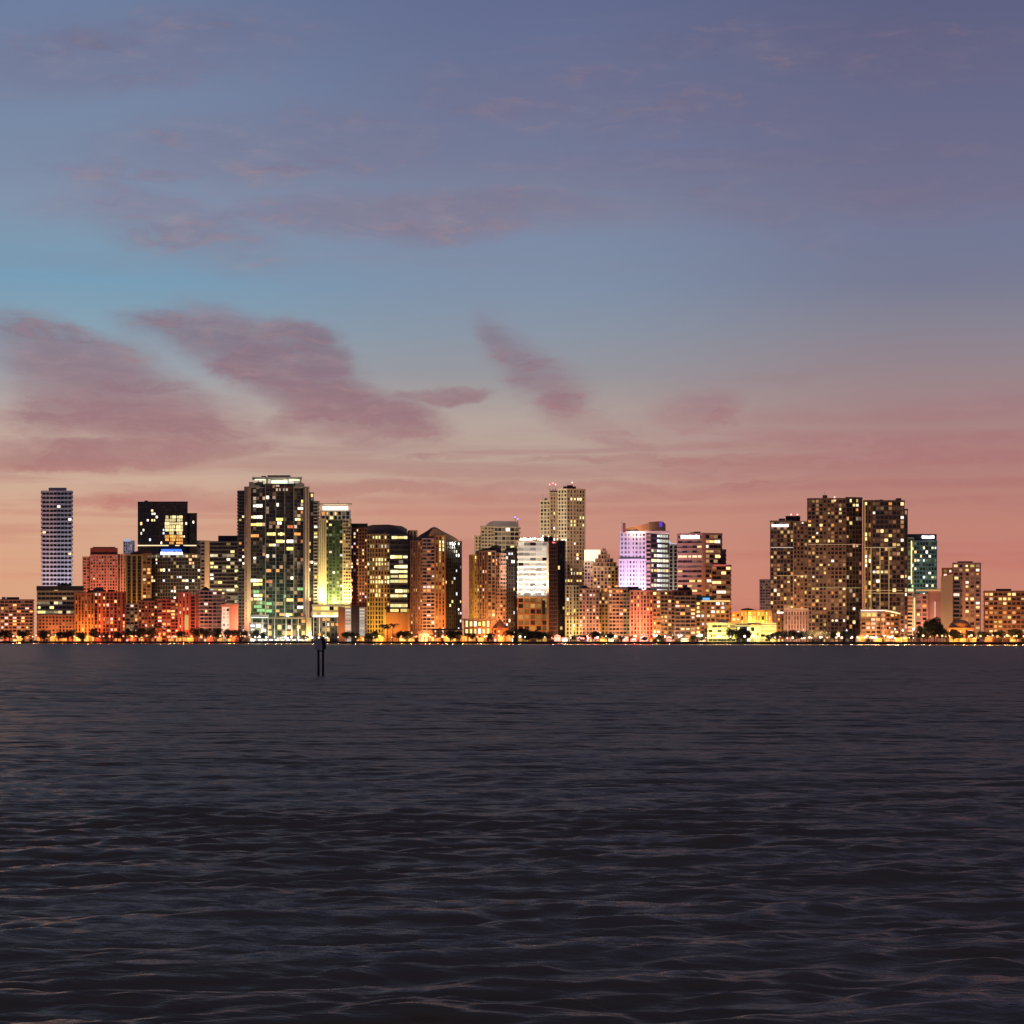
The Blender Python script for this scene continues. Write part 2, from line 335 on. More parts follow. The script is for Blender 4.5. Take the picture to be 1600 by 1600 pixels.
    b.vol([(390.5,4),(415,0)],758,depth=30,sty='glass',wall='dgrey',gl='apt',sh=.6,bay=3,pw=.16); b.vol([(415,1),(431,1.5),(459,1.5)],757,depth=30,sty='glass',wall='dgrey',gl='apt',sh=.5,bay=3.2,pw=.16); b.vol([(459,0),(475,4)],757,depth=30,sty='glass',wall='dgrey',gl='apt',sh=.55,bay=3,pw=.16)
    for x in (414.8,431,445,459): b.box('fin',x-.55,x+.55,757,968,'grey',-1.1,1.4)
    b.box('fin',385.3,386.5,762,1002,'beige',-.4,2); b.box('fin',388,389,762,1002,'beige',-.4,2); b.box('fin',476.5,478,762,960,'beige',-.4,2)
    K={'o':(ORA,1.4),'w':(WHT,2.4),'y':(YEL,1.9),'g':((.4,.8,.3),.9),'r':((1,.25,.1),.8)}
    for x,y,k,sp in [(396,788,'w',2),(401,788,'w',2),(408,788,'w',1),(434,789,'w',1),(471,782,'y',1),(466,796,'w',2),(378,809,'w',1),(394,808,'y',2),(399,808,'w',2),(409,808,'w',1),(395,817,'y',2),(401,817,'y',2),(434,809,'y',2),(434,818,'w',2),(462,814,'w',2),(467,814,'y',1),(449,824,'r',2),(434,833,'y',3),(438,833,'w',1),(463,833,'o',2),(417,837,'y',2),(422,837,'y',2),(427,837,'y',2),(394,837,'o',2),(399,837,'o',2),(452,843,'w',2),(435,847,'y',2),(440,847,'w',2),(421,851,'y',2),(427,849,'w',1),(452,858,'y',2),(398,871,'w',1),(420,871,'w',1),(488,878,'w',1),(378,869,'w',1),(378,881,'w',1),(419,890,'o',2),(434,890,'o',1),(485,891,'w',1),(454,905,'w',1),(394,905,'w',2),(400,905,'w',2),(409,905,'y',1),(398,914,'y',2),(409,914,'y',1),(420,907,'r',2),(396,929,'w',2),(402,929,'y',2),(396,939,'y',2),(402,939,'w',2),(452,936,'y',2),(466,920,'g',2),(465,949,'w',2),(468,935,'o',2),(420,929,'r',1),(396,949,'g',3),(404,956,'g',3),(408,940,'g',1),(396,922,'g',2),(420,941,'g',2),(420,952,'g',2),(436,952,'o',1),(447,929,'g',1),(493,822,'w',1),(493,840,'w',1),(420,775,'w',1),(440,960,'o',2),(452,958,'y',2),(470,960,'r',2)]: b.at([(x,y,K[k],sp)])
    b.outline('crown_wall',[(389,762),(389,753),(396,753),(400,759),(414,762)],'grey',-1.5,3); b.outline('crown_wall',[(459,762),(462,757),(469,753),(475.5,756),(475.5,762)],'grey',-1.5,3)
    b.vol([(404,3),(424,0),(450,0),(470,4)],747,757.5,depth=16,dd=8,sty='grid',wall='cream',gl='white',part='crown',fl=6,bay=5); b.box('crown_slab',394,472,745.2,746.6,'white',2,26); b.box('crown_slab',418,454,742.5,745.1,'tan',8,14)
    b.box('light_strip',398,414,748.5,750.3,L((.9,1,.6),1.4),1,1); b.box('light_strip',424,449,750.5,758,L((.85,1,.7),1.5),6.5,.9); b.box('light_strip',452,468,749,751,L((.95,1,.65),1.3),4,1)
    b.vol((430,456),762,768,depth=1.2,dd=-.4,sty='grid',wall='maroon',gl='white',part='sky_lobby',fl=4,bay=3)
    b.flood(402,(.55,1,.4),30,24,h=2,aim=930,z0=20,arm=False); b.flood(440,(.85,1,.6),26,24,h=2,aim=930,z0=24,arm=False); b.flood(385,(1,.52,.35),90,30,aim=890); b.flood(480,(1,.6,.35),60,30,aim=900)
    b=half(B('the white-columned podium','low podium of white columns with pale green and orange lit shopfronts below the tallest tower',437,58,'podium_building','podium'),100)
    b.vol((418,478),966,depth=40,dd=3,sty='big',wall='dgrey',gl='green',bay=4.4,fl=6,lit=16,pal='orange',pw=.9); b.vol((390,418),974,depth=20,dd=8,sty='big',wall='grey',gl='green',lit=5,pal='white')
    b.box('canopy',391,420,960.5,964.5,'white',-3,14); b.box('light_strip',392,419,964.6,965.4,L((.9,1,.8),2.2),-3.4,1)
    for x in (394,409.5,410.8,419,429,447,456,466): b.box('column',x-.55,x+.55,964.6,1003,'white',-3.4,1.2)
    b.box('column',478.5,486.5,965,1003,'cream',-2,5); b.box('cornice',418,478,964.5,967,'tan',-1.5,5)
    for i,x in enumerate(range(394,484,9)): b.box('light_strip',x,x+5.5,998.8,1000.6,L((1,.86,.8),3.2),-7,.6)
    b.flood(404,(1,.92,.7),12,10,aim=985); b.flood(440,(.85,1,.6),9,12,aim=985); b.flood(482,(1,.75,.3),10,9,aim=985); b.flood(462,(1,.7,.35),8,10,aim=985)
    b=half(B('the slim tower with a white lit crown','slim tower with a blazing white crown and golden piers, lit from below',523,135),52)
    b.vol((508,536),812,depth=26,dd=3,sty='fine',wall='dgreen',gl='green',lit=12,pal='mix'); b.vol((499,508.5),812,depth=28,sty='rib',wall='cream',gl='none',bay=2.2,sh=.3); b.vol((536,548),812,depth=28,sty='fine',wall='beige',gl='gold',lit=5)
    b.vol((492,499),830,depth=24,dd=5,sty='balc',wall='grey',gl='apt',lit=4,sd=1.4)
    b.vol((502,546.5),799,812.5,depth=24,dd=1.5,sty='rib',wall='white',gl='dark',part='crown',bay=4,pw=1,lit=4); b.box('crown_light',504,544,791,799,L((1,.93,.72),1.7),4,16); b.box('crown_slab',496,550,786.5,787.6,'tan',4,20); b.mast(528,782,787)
    for x in (503,513,523,533,543): b.box('crown_post',x-.4,x+.4,787.6,791,'white',6,1)
    b.flood(504,(1,.78,.3),95,13,h=2,aim=900,z0=36,arm=False); b.flood(522,(1,.86,.3),60,8,h=2,aim=945,z0=36,arm=False); b.flood(541,(1,.68,.22),95,13,h=2,aim=900,z0=36,arm=False)
    b=half(B('the golden terraced podium','podium of bright golden white terraces over a dark colonnade',517,66,'podium_building','podium'),66)
    b.vol((488,548),946,964,depth=56,dd=4,sty='band',wall='cream',gl='hot',fl=4.5,sh=2,part='terrace'); b.vol((489,530),964,depth=20,dd=5,sty='big',wall='dgrey',gl='dim',lit=9,pal='orange',bay=4,fl=5)
    b.box('light_strip',489,528,961.2,964,L((1,.95,.75),2.2),2.5,1)
    for x in (490,499,509.5,527): b.box('column',x-.5,x+.5,964.6,1003,'white',1.5,1.2)
    b.flood(500,(1,.85,.4),22,14,aim=950); b.flood(530,(1,.8,.35),22,14,aim=950)
    b=half(B('the small white-balcony block','small block with an orange side wall and two stacks of white lit balconies',549,52,'apartment_block','apartment block'),44)
    b.vol((528.5,539),950,depth=18,sty='solid',wall='rust'); b.vol((539,549),951,depth=18,dd=1,sty='balc',wall='white',gl='white',fl=2.9,bay=8,pw=.1,sh=1.3); b.vol((549,561),948,depth=20,dd=-1,sty='solid',wall='dark'); b.vol((561,570.5),950,depth=18,dd=1,sty='balc',wall='white',gl='white',fl=2.9,bay=8,pw=.1,sh=1.3)
    b.flood(533,SOD,10,14,aim=970); b.flood(555,(1,.9,.7),3,16,aim=970)
    b=half(B('the dark slab beside the slim crown','dark narrow slab tower with scattered white and orange lit windows',560,165),27)
    b.vol((547.5,574),826,depth=26,sty='fine',wall='maroon',gl='dark',lit=34,pal='mix'); b.vol((546,574.5),819.5,826,depth=20,dd=2,sty='solid',wall='black',part='penthouse')
    for y in (832,836,840): b.at([(552,y),(555,y)],'warm')
    b.flood(562,RED,16,26,aim=940)
    b=half(B('the yellow-lit curved office','office block with a dark curved top and rows of yellow lit windows',611,120,'office_tower','office tower'),74)
    b.vol([(573.5,2),(586,0),(609,0)],836,depth=30,sty='fine',wall='ochre',gl='office',fl=4.1,bay=3,lit=6,pal='yellow'); b.vol([(609,0),(637,0),(640,2)],836,depth=30,dd=-1,sty='band',wall='dgrey',gl='office',fl=4.6,sh=1.6)
    b.vol((640,651),830,depth=24,dd=4,sty='rib',wall='rust',gl='none',bay=3)
    b.outline('crown',[(574,837),(574,822),(582,820),(606,819.5),(628,822),(636,826.5),(637,837)],'dgrey',3,20); b.outline('crown',[(637,837),(637,829),(650,830.5),(650,837)],'dark',7,14)
    for y,a,e in ((842,578,634),(872,578,637),(882,576,637),(888,610,637),(895,610,637),(902,578,637),(908,578,637),(921,578,637),(932,586,637),(946,606,637),(951,606,637)):
        x=a
        while x<e:
            if R.random()<.72: b.at([(x,y,(R.choice([(1,.72,.25),(1,.82,.4),(.95,.9,.4)]),R.choice((.9,1.3,2)) if y>860 else 1.2),2 if x>609 else 1)])
            x+=5.2 if x>609 else 4.3
    b.box('lobby_wall',601,640,957,1003,'rust',-6,8); b.box('column',600,603.5,952,1003,'ochre',-7,3); b.box('column',637,641,952,1003,'ochre',-7,3)
    b.flood(588,(1,.62,.1),34,22,aim=930); b.flood(620,(1,.38,.08),20,24,aim=975); b.flood(646,(1,.45,.12),26,22,aim=920)
    b=half(B('the pointed brown tower','brown balcony tower with a dark pointed stepped top',682,100),80)
    b.vol([(642,8),(653,3),(660,2)],846,depth=24,sty='fine',wall='brown',gl='apt2',lit=6,pal='orange'); b.vol([(660,2),(680,0)],842,depth=28,sty='balc',wall='mauve',gl='red',sd=1.2,bay=3.4,lit=14,pal='orange'); b.vol([(680,0),(695,1)],838,depth=28,dd=-1,sty='rib',wall='rust',gl='gold',lit=4,pal='orange'); b.vol([(695,1),(712,6),(721.5,12)],846,depth=22,sty='glass',wall='dark',gl='dark',pw=.6,sh=.9,lit=22,pal='white')
    b.outline('gable_roof',[(647,847),(650,841),(656,836),(662,832.5),(668,829),(673,825),(678,823),(683,824.5),(690,829),(698,833),(706,837),(713,841),(719,847)],'dbrown',5,16); b.outline('gable_roof',[(669,838),(673,830),(677,826.5),(682,826.5),(687,831),(691,838)],'brown',0,6)
    for y in (848,852,860): b.at([(685,y),(689,y),(692,y)],'yellow')
    b.flood(652,SOD,36,24,aim=920); b.flood(676,SOD,40,26,aim=920); b.flood(690,(1,.4,.1),34,22,aim=930)
    b=half(B('the lit shore pavilion','small blazing yellow-white pavilion with a red roof among trees',664,30,'pavilion','pavilion'),22)
    b.vol((655,676),990,depth=10,sty='big',wall='cream',gl='hot',bay=3,fl=5); b.outline('roof',[(650,990),(658,984),(674,984),(680,990)],'red',-2,12); b.flood(664,(1,.7,.3),6,8,aim=995)
    b=half(B('the orange arcade','low orange arcade building with ranks of small warm windows',695,44,'arcade_building','arcade'),50)
    b.vol((672,722),984,depth=12,sty='grid',wall='rust',gl='gold',bay=3,lit=12,pal='orange'); b.box('roof',671,723,982.5,984.5,'navy',-1,14); b.flood(695,SOD,10,16,aim=990)
    # --- centre
    b=half(B('the terraced tower with a blue light','hazy tan terraced tower with a small blue light on its flat cap',777,320),70)
    b.vol((742,752),838,depth=24,dd=3,sty='grid',wall='tan',gl='dim'); b.vol((752,772),823,depth=26,sty='grid',wall='tan',gl='dim',lit=5,pal='yellow'); b.vol([(772,0),(790,0),(811,3)],824,depth=26,sty='balc',wall='beige',gl='dim',fl=4.4,lit=7,pal='yellow'); b.outline('roof_cap',[(756,824),(764,816),(770,814),(804,814.5),(810,815),(810,824)],'mauve',3,16)
    b.mast(805,808,815,.35,6,(.12,.15,1)); b.mast(809,811,815,.35,6,(.12,.15,1)); b.flood(776,(1,.7,.4),150,60,aim=850)
    b=half(B('the round-lobed brown tower','brown tower of rounded lobes under dark humped roofs',774,92),80)
    b.vol([(734,6),(741,1),(749,3)],868,depth=22,dd=3,sty='fine',wall='ochre',gl='gold',lit=6,pal='yellow'); b.vol([(749,3),(762,0),(774,0)],862,depth=24,sty='fine',wall='brown',gl='apt2',lit=16,pal='orange'); b.vol([(774,3),(781,-1),(790,3)],866,depth=26,sty='grid',wall='pink',gl='apt2',lit=10,pal='orange'); b.vol([(790,3),(802,1),(810,5),(816,11)],862,depth=24,sty='glass',wall='dark',gl='dark',pw=.6,sh=.9,lit=22,pal='white')
    b.outline('humped_roof',[(741,868),(744,861),(756,857),(766,856),(766,868)],'green',4,14); b.outline('humped_roof',[(762,862),(766,855),(775,850.5),(781,853),(784,862)],'dark',3,14); b.outline('humped_roof',[(786,866),(790,858),(802,855),(810,859),(814,866)],'dark',7,12)
    b.flood(741,(1,.6,.15),34,22,aim=930); b.flood(765,SOD,34,22,aim=930); b.flood(782,(1,.36,.12),30,18,aim=930)
    b=half(B('the orange restaurant terrace','two-storey orange restaurant of tall lit window bays under a flat eave',746,40,'restaurant','restaurant'),52)
    b.vol((726,766),969,depth=14,sty='big',wall='rust',gl='gold',bay=3.6,fl=5.5); b.box('roof',720,770,966.5,969,'tan',-2.5,18)
    for x in (730,733,743.5,747,757,760): b.at([(x,974),(x,980),(x,986)],'yellow')
    b.flood(735,SOD,8,10,aim=985); b.flood(757,SOD,8,10,aim=985)
    b=half(B('the orange tent-roofed hall','low hall with a glowing orange conical roof',782,52,'hall','hall'),30)
    P=b.pt(781,6); mb=MB(); mb.lathe((*P,b.z(984,6)),[(7.5,0),(6,2.5),(3,6),(.3,9.5)],18); mb.build('cone_roof',W('rust'),b.root); b.vol((771,794),983,depth=14,sty='grid',wall='rust',gl='red',bay=3,lit=5,pal='orange'); b.flood(781,(1,.28,.06),14,12,aim=980)
    b=half(B('the white floodlit office','office block blazing with white floodlighting across its banded front',833,112,'office_tower','office tower'),50)
    b.vol((809,856.5),846,933,depth=28,sty='band',wall='white',gl='white',fl=4.4,sh=1.7,sd=.7,pw=.3,bay=5); b.vol((809,856),933.6,depth=26,dd=2,sty='grid',wall='rust',gl='gold',bay=5,fl=5,part='lower_wall'); b.box('pier',854,858,844.5,1002,'beige',-1.3,4); b.box('cornice',807.5,858,844,846,'beige',-1.2,8); b.box('cornice',809,858,932,934.5,'cream',-1.6,6); b.box('dark_panel',847,852,938,960,'navy',-.4,2)
    b.roof(812,838,841,845,'tan'); b.mast(848,836,845,.3)
    b.flood(816,(1,.8,.58),34,14,h=1.2,aim=870,z0=42); b.flood(833,(1,.88,.8),44,14,h=1.2,aim=870,z0=42); b.flood(849,(1,.8,.58),34,14,h=1.2,aim=870,z0=42); b.flood(832,(1,.4,.1),16,16,aim=965)
    b=half(B('the navy glass slab','narrow navy glass slab with a warm left face and a red roof light',870,92),25)
    b.vol([(857.5,4),(871,0)],847,depth=20,sty='glass',wall='maroon',gl='none',sh=.7,pw=.15); b.vol([(871,0),(883,3)],846,depth=20,sty='glass',wall='navy',gl='none',lit=3); b.box('edge_strip',882.6,883.8,848,1002,'mauve',2.4,1); b.box('red_light',863,871,846.6,848.6,L((1,.2,.2),1.6),1,1); b.mast(857,838,846,.4,4,(1,.3,.2)); b.roof(850,864,838,846,'navy')  # maroon left face: its warm reflection is put into the frame colour
    b.flood(864,(1,.42,.14),14,14,aim=960)
    b=half(B('the tallest central tower','tallest tan tower of the centre, stepped, with a paler left face and red beacons',886,260),52)
    b.vol((844,860),783,depth=24,dd=8,sty='grid',wall='tan',gl='lowdim',fl=3.5,bay=3.1,pw=1.0,sh=1.1); b.vol((860,873),770,depth=28,dd=4,sty='grid',wall='brown',gl='lowdim',fl=3.5,bay=3.1,pw=1.0,sh=1.1,lit=10,pal='yellow'); b.vol([(872,3),(886,0)],765,depth=30,sty='grid',wall='beige',gl='lowdim',fl=3.5,bay=3.1,pw=1.0,sh=1.1,lit=6,pal='yellow'); b.vol([(886,0),(914,6)],765,depth=26,sty='grid',wall='brown',gl='lowdim',fl=3.5,bay=3.1,pw=1.0,sh=1.1,lit=12,pal='yellow')  # beige left and brown right face: lit and dark sides put into colour
    b.vol((880,900),761.5,765.5,depth=16,dd=7,sty='solid',wall='maroon',part='penthouse'); b.box('penthouse',886,895,758,761.5,'maroon',9,10); b.box('penthouse',859,872,766.5,770,'maroon',9,10); b.mast(864,755,770,.35,12,(1,.15,.15)); b.mast(859,757,770,.3,12,(1,.15,.2)); b.mast(894,754,758,.3,12,(1,.3,.25)); b.mast(868,757,767,.3,12,(1,.2,.2))
    b.at([(892,782),(900,782),(892,817),(893,822),(911,821),(912,806),(893,894),(901,897),(904,910),(890,910),(884,910),(878,846),(866,838),(866,842)],'yellow',2)
    b.flood(850,(1,.85,.6),330,128,h=2,aim=820,z0=Z(845,shore(833)+112)+1.1,arm=False); b.flood(826,(1,.85,.6),200,128,h=2,aim=820,z0=Z(845,shore(833)+112)+1.1,arm=False); b.flood(900,(1,.6,.4),60,60,aim=900)
    b=half(B('the stepped pyramid-top tower','orange brown tower stepping up to a small peak, with a glowing crown at left',940,185),54)
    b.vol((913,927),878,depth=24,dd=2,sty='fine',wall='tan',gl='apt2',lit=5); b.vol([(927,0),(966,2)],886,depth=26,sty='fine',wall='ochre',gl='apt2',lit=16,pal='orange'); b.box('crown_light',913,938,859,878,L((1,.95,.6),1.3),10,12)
    for a,c,t in ((928,962,879),(931,957,873),(935,952,867),(939,948,861),(941.5,945,857)): b.vol((a,c),t,t+6.6,depth=14-(879-t)*.3,dd=2+(879-t)*.25,sty='fine',wall='rust',gl='apt2',part='crown_step',parapet=.4)
    b.flood(925,(1,.6,.2),36,24,aim=920); b.flood(948,(1,.5,.15),44,26,aim=930)
    b=half(B('the yellow-fronted grid block','pale yellow lit block of small square windows beside the navy slab',894,84,'apartment_block','apartment block'),22)
    b.vol((884.5,905),916,depth=20,sty='fine',wall='cream',gl='dim',lit=6,pal='yellow'); b.box('ledge',884,905.5,961,963.5,'brown',-1,3); b.flood(894,(1,.7,.22),24,20,aim=950)
    b=half(B('the pink grid block','pink apartment block of regular small windows, right of the pale yellow block',919,80,'apartment_block','apartment block'),30)
    b.vol((905,936),921,depth=22,sty='fine',wall='pink',gl='apt',lit=14,pal='orange'); b.box('cornice',904.5,936.5,919.5,921.5,'pink',-.8,6); b.flood(920,(1,.42,.32),18,28,aim=950)
    b=half(B('the dim olive block','dim olive block of warm windows half hidden below the ziggurat tower',945,100,'apartment_block','apartment block'),20)
    b.vol((935,955),926,depth=20,sty='fine',wall='ochre',gl='apt2',lit=8); b.flood(945,AMB,12,20,aim=950)
    # --- right of centre
    b=half(B('the purple-lit tower','tower floodlit purple white, with a slanting orange top and a dark glass right side',1006,165),78)
    b.vol([(969,.6),(1009,0)],832,depth=28,dd=0,sty='fine',wall='white',gl='lilac',bay=3,fl=3.8,sh=1.7,pw=1.5,pd=.4,sd=.35); b.vol((967.5,1008),875,depth=12,dd=-.8,sty='fine',wall='white',gl='lilac',bay=3,fl=3.8,sh=1.7,pw=1.5,pd=.4,sd=.35,part='lower_wall'); b.vol((1009,1017),830,depth=28,dd=3,sty='grid',wall='pink',gl='pinkish',fl=3.8); b.vol([(1017,0),(1045,15)],833,depth=20,dd=1,sty='band',wall='dark',gl='row',fl=4.4,sh=1.8)
    b.outline('slanted_crown',[(976,832),(976,826),(1013,817.5),(1013,832)],'rust',6,14); b.box('corner_pillar',973,977.5,817,832,'maroon',0,5); b.box('corner_pillar',971,973,814.5,834,'tan',0,3); b.outline('crown_block',[(1013.5,830),(1013.5,815.5),(1031,814.5),(1036,815),(1040,819),(1040,830)],'brown',5,16); b.box('violet_light',1030,1035,815.4,823,L((.2,.08,.9),.6),4.4,.5)
    b.box('cornice',1010,1046,829.5,833,'beige',-.6,20)
    for y in range(838,925,5): b.at([(1028,y,((.85,.85,1),1.6),2),(1034,y,((.9,.9,.75),.7),2),(1038,y,((.9,.9,.75),.6),2)])
    for x in range(1019,1044,4): b.at([(x,876,((1,.75,.4),1.8),1),(x,894,((1,.6,.2),1.5),1)])
    b.flood(980,(.74,.45,1),200,44,aim=880,spot=92); b.flood(996,(.82,.58,1),200,44,aim=880,spot=92); b.flood(995,(1,.6,.4),10,8,aim=826,z0=b.z(836)); b.flood(1013,(1,.5,.4),50,28,aim=890)
    b=half(B('the thin white strip tower','thin white lit strip of a tower with a pointed blue-white cap',1051,235),14)
    b.vol((1045,1059),852,depth=20,sty='rib',wall='white',gl='none',bay=4); b.outline('cap',[(1045,852),(1045,842),(1049,849),(1059,849),(1059,852)],L((.8,.8,1),.7),2,8); b.flood(1052,(1,.8,.65),70,40,aim=890)
    b=half(B('the sign-topped banded office','pink banded office tower with a white glowing sign, stepping down on its dark right',1096,210,'office_tower','office tower'),84)
    b.vol([(1058.5,4),(1097,0)],835,depth=26,sty='band',wall='copper',gl='dim',fl=4.3,sh=2.2,lit=8,pal='warm'); b.vol([(1097,0),(1102,.5)],834,depth=28,dd=-1,sty='solid',wall='rust'); b.vol([(1102,0),(1128,4)],834.5,depth=26,sty='band',wall='brown',gl='amber',fl=4.3,sh=1.6,lit=10,pal='warm'); b.vol((1126,1134),860,depth=20,dd=3,sty='band',wall='dark',gl='dark',lit=2); b.vol([(1112,-1),(1142,3)],884,depth=22,dd=-3,sty='band',wall='brown',gl='amber',fl=4.2,sh=1.6,lit=8,pal='warm')
    b.sign(1064,1093,836.2,841,(1,.92,.97),4,d0=2.2,d1=-.7,blocks=9); b.box('red_strip',1113,1135,882,884,L((1,.15,.12),.6),-4.2,1)
    for x in range(1062,1097,5): b.at([(x,871,((1,.7,.4),1.3),1)])
    b.at([(1108,849),(1113,849),(1118,849),(1112,844),(1106,858),(1115,872),(1126,872),(1138,886),(1124,925),(1075,911),(1093,911),(1108,910),(1114,911)],'warm',2)
    b.flood(1076,(1,.42,.25),110,50,aim=880); b.flood(1122,(1,.5,.2),16,24,aim=925)
    b=half(B('the tan block under the purple tower','tan apartment block of even window rows below the purple tower',968,68,'apartment_block','apartment block'),34)
    b.vol((951,985),921,depth=22,sty='fine',wall='tan',gl='dim',lit=8,pal='orange'); b.roof(960,984,917,921,'tan'); b.flood(966,(1,.6,.3),20,26,aim=955)
    b=half(B('the red-lit block','apartment block glowing red at its middle, with a dark roof house',1002,70,'apartment_block','apartment block'),36)
    b.vol((985,1020),924,depth=22,dd=-1,sty='fine',wall='pink',gl='red',lit=10,pal='orange'); b.roof(981,998,916.5,924,'navy',2); b.roof(992,1003,919,924,'dgrey',6,10); b.flood(997,(1,.12,.05),44,15,aim=965); b.flood(1012,(1,.3,.2),12,20,aim=955)
    b=half(B('the brown grid block','brown apartment block of fine window rows, with a narrow amber lit bay at left',1037,74,'apartment_block','apartment block'),34)
    b.vol((1020,1032),924,depth=20,sty='grid',wall='rust',gl='gold',lit=8,pal='yellow'); b.vol((1032,1055),924,depth=22,dd=1,sty='fine',wall='brown',gl='apt',lit=8); b.flood(1026,(1,.6,.15),12,14,aim=960); b.flood(1046,(1,.6,.4),9,24,aim=955)
    b=half(B('the dark-roofed brown block','brown block with a lumpy dark roof house and grey balcony rails',1070,72,'apartment_block','apartment block'),32)
    b.vol((1054.5,1087),932,depth=22,sty='balc',wall='brown',gl='apt',sd=.9,lit=14,pal='orange'); b.vol((1052,1080),924,932.5,depth=18,dd=4,sty='grid',wall='maroon',gl='red',part='penthouse'); b.outline('roof_house',[(1058,924),(1060,918),(1066,919),(1069,916.5),(1078,918),(1081,924)],'navy',8,10); b.flood(1070,(1,.55,.35),14,26,aim=965)
    b=half(B('the dim block with a blue sign','dim brown block scattered with lit windows, a small blue sign on top',1112,96,'apartment_block','apartment block'),56)
    b.vol((1087,1141),940,depth=24,sty='grid',wall='brown',gl='apt2',lit=26,pal='mix'); b.box('sign',1098,1109,934,937.5,L((.15,.45,1),1.1),-.8,1); b.box('light_strip',1096,1141,938,940,L((1,.7,.25),1.1),-1.2,1); b.vol((1086,1116),933,940.5,depth=18,dd=4,sty='solid',wall='green',part='penthouse'); b.flood(1100,AMB,10,22,aim=965); b.flood(1128,AMB,10,22,aim=965)
    b=half(B('the yellow-lit terraced hotel','low white hotel of long terraces glowing yellow at the water',1166,40,'hotel','hotel'),120)
    b.vol((1106,1150),975,depth=18,sty='band',wall='cream',gl='gold',fl=3.6,sh=1.5,lit=6,pal='yellow'); b.vol((1150,1190),978,depth=16,dd=4,sty='big',wall='dgrey',gl='dark',bay=4,lit=8,pal='white'); b.vol((1172,1188),979,depth=8,dd=-4,sty='grid',wall='cream',gl='hot',fl=4); b.vol((1188,1226),975,depth=18,sty='band',wall='cream',gl='hot',fl=3.4,sh=1.6)
    b.box('roof_slab',1104,1216,973,975.3,'cream',-2,22); b.box('light_strip',1150,1224,977.4,978.4,L((1,.8,.3),1.5),-2.2,1); b.outline('gable',[(1118,974),(1125,969),(1128,966.5),(1134,969),(1140,974)],'cream',2,8); b.vol((1214,1226),968,975.5,depth=8,dd=2,sty='band',wall='white',gl='hot',part='stair_house')
    for x in (1112,1128,1144,1180,1205): b.flood(x,(1,.85,.22),10,12,aim=985)
    b=half(B('the yellow drum hall','round hall with a glowing yellow ribbed wall and a dark red roof hump',1176,112,'hall','hall'),62)
    b.vol([(1157,4),(1168,0),(1182,-1),(1195,0),(1205,4)],955.5,depth=26,sty='rib',wall='rust',gl='hot',bay=4.2,pw=1.2,sh=.5); b.vol((1143,1157.5),958,depth=20,dd=4,sty='grid',wall='rust',gl='gold',lit=6,pal='orange'); b.outline('roof_hump',[(1155,955.5),(1159,951.5),(1168,950),(1176,951.5),(1180,953),(1204,954),(1204,955.5)],'maroon',6,14)
    for x in (1163,1176,1189,1201): b.flood(x,(1,.66,.06),9,9,h=1,aim=965,z0=14)
    b.flood(1150,(1,.3,.05),14,12,aim=965,z0=10)
    b=half(B('the faint far tower','faint distant slim tower seen in the wide gap of sky',1195,720),16)
    b.vol((1187.5,1204),906.5,depth=18,sty='fine',wall='far',gl='dim'); b.box('roof',1191,1202,905,906.5,'far',3,8); b.flood(1195,(1,.5,.35),40,40,aim=940)
    # --- right group
    b=half(B('the shorter dark right tower','shortest of three dark right towers, with a white lit bar and a roof block',1232,185),60)
    b.vol([(1203.5,2),(1240,0)],815,depth=28,sty='glass',wall='dbrown',gl='amber',pw=.6,sh=1,bay=3,lit=26,pal='warm'); b.vol([(1240,0),(1250,1),(1262,3)],816,depth=26,dd=1,sty='grid',wall='brown',gl='amber',pw=1,bay=3,lit=9,pal='warm'); b.vol((1229,1249),808,815.5,depth=16,dd=6,sty='grid',wall='dark',gl='dark',part='penthouse'); b.sign(1206,1232,819,822.6,(1,.92,.85),3,d0=-.6,blocks=5)
    b.box('light_strip',1204,1240,855,855.9,L((1,.8,.65),.7),-.6,.4); b.box('light_strip',1214,1262,899,899.7,L((1,.6,.25),.6),-.6,.4); b.box('fin',1239,1240.4,815,950,'mauve',-.9,1.2); b.mast(1236,804,808,.3,8,(1,.25,.25)); b.mast(1246,804,808,.3,8,(1,.25,.25)); b.box('beacon',1253,1255,816,818,L((1,.7,.55),2.5),0,.8)
    b.flood(1252,(1,.52,.15),40,26,aim=920); b.flood(1216,(1,.42,.28),70,50,aim=890)
    b=half(B('the pale ribbed low block','low pale pink block of vertical ribs between the dark right towers',1244,62,'office_block','office block'),38)
    b.vol((1226,1262.5),955,depth=22,sty='rib',wall='pink',gl='pinkish',bay=2.4,pw=1.4); b.box('cornice',1225,1263.5,950.5,955,'beige',-.6,18); b.vol((1214,1226),958,depth=16,dd=4,sty='grid',wall='maroon',gl='red',lit=4,pal='orange'); b.box('light_strip',1214,1224,956,958.3,L((1,.85,.75),2),2,1); b.flood(1238,(1,.55,.3),9,18,aim=970); b.flood(1254,(1,.55,.3),9,18,aim=970)
    b=half(B('the widest dark right tower','widest dark apartment tower, thickly dotted with small lit windows',1304,82),88)
    b.vol([(1262,3),(1274,1.5),(1322,0)],780,depth=30,sty='grid',wall='brown',gl='amber',bay=3,pw=.8,fl=3.1,sh=1,lit=44,pal='warm'); b.vol([(1322,0),(1347,4)],778.5,depth=28,sty='glass',wall='dbrown',gl='apt',pw=.4,sh=.8,bay=3,lit=14,pal='warm')
    for x in (1274,1322): b.box('fin',x-.5,x+.5,780,985,'brown',-.9,1.2)
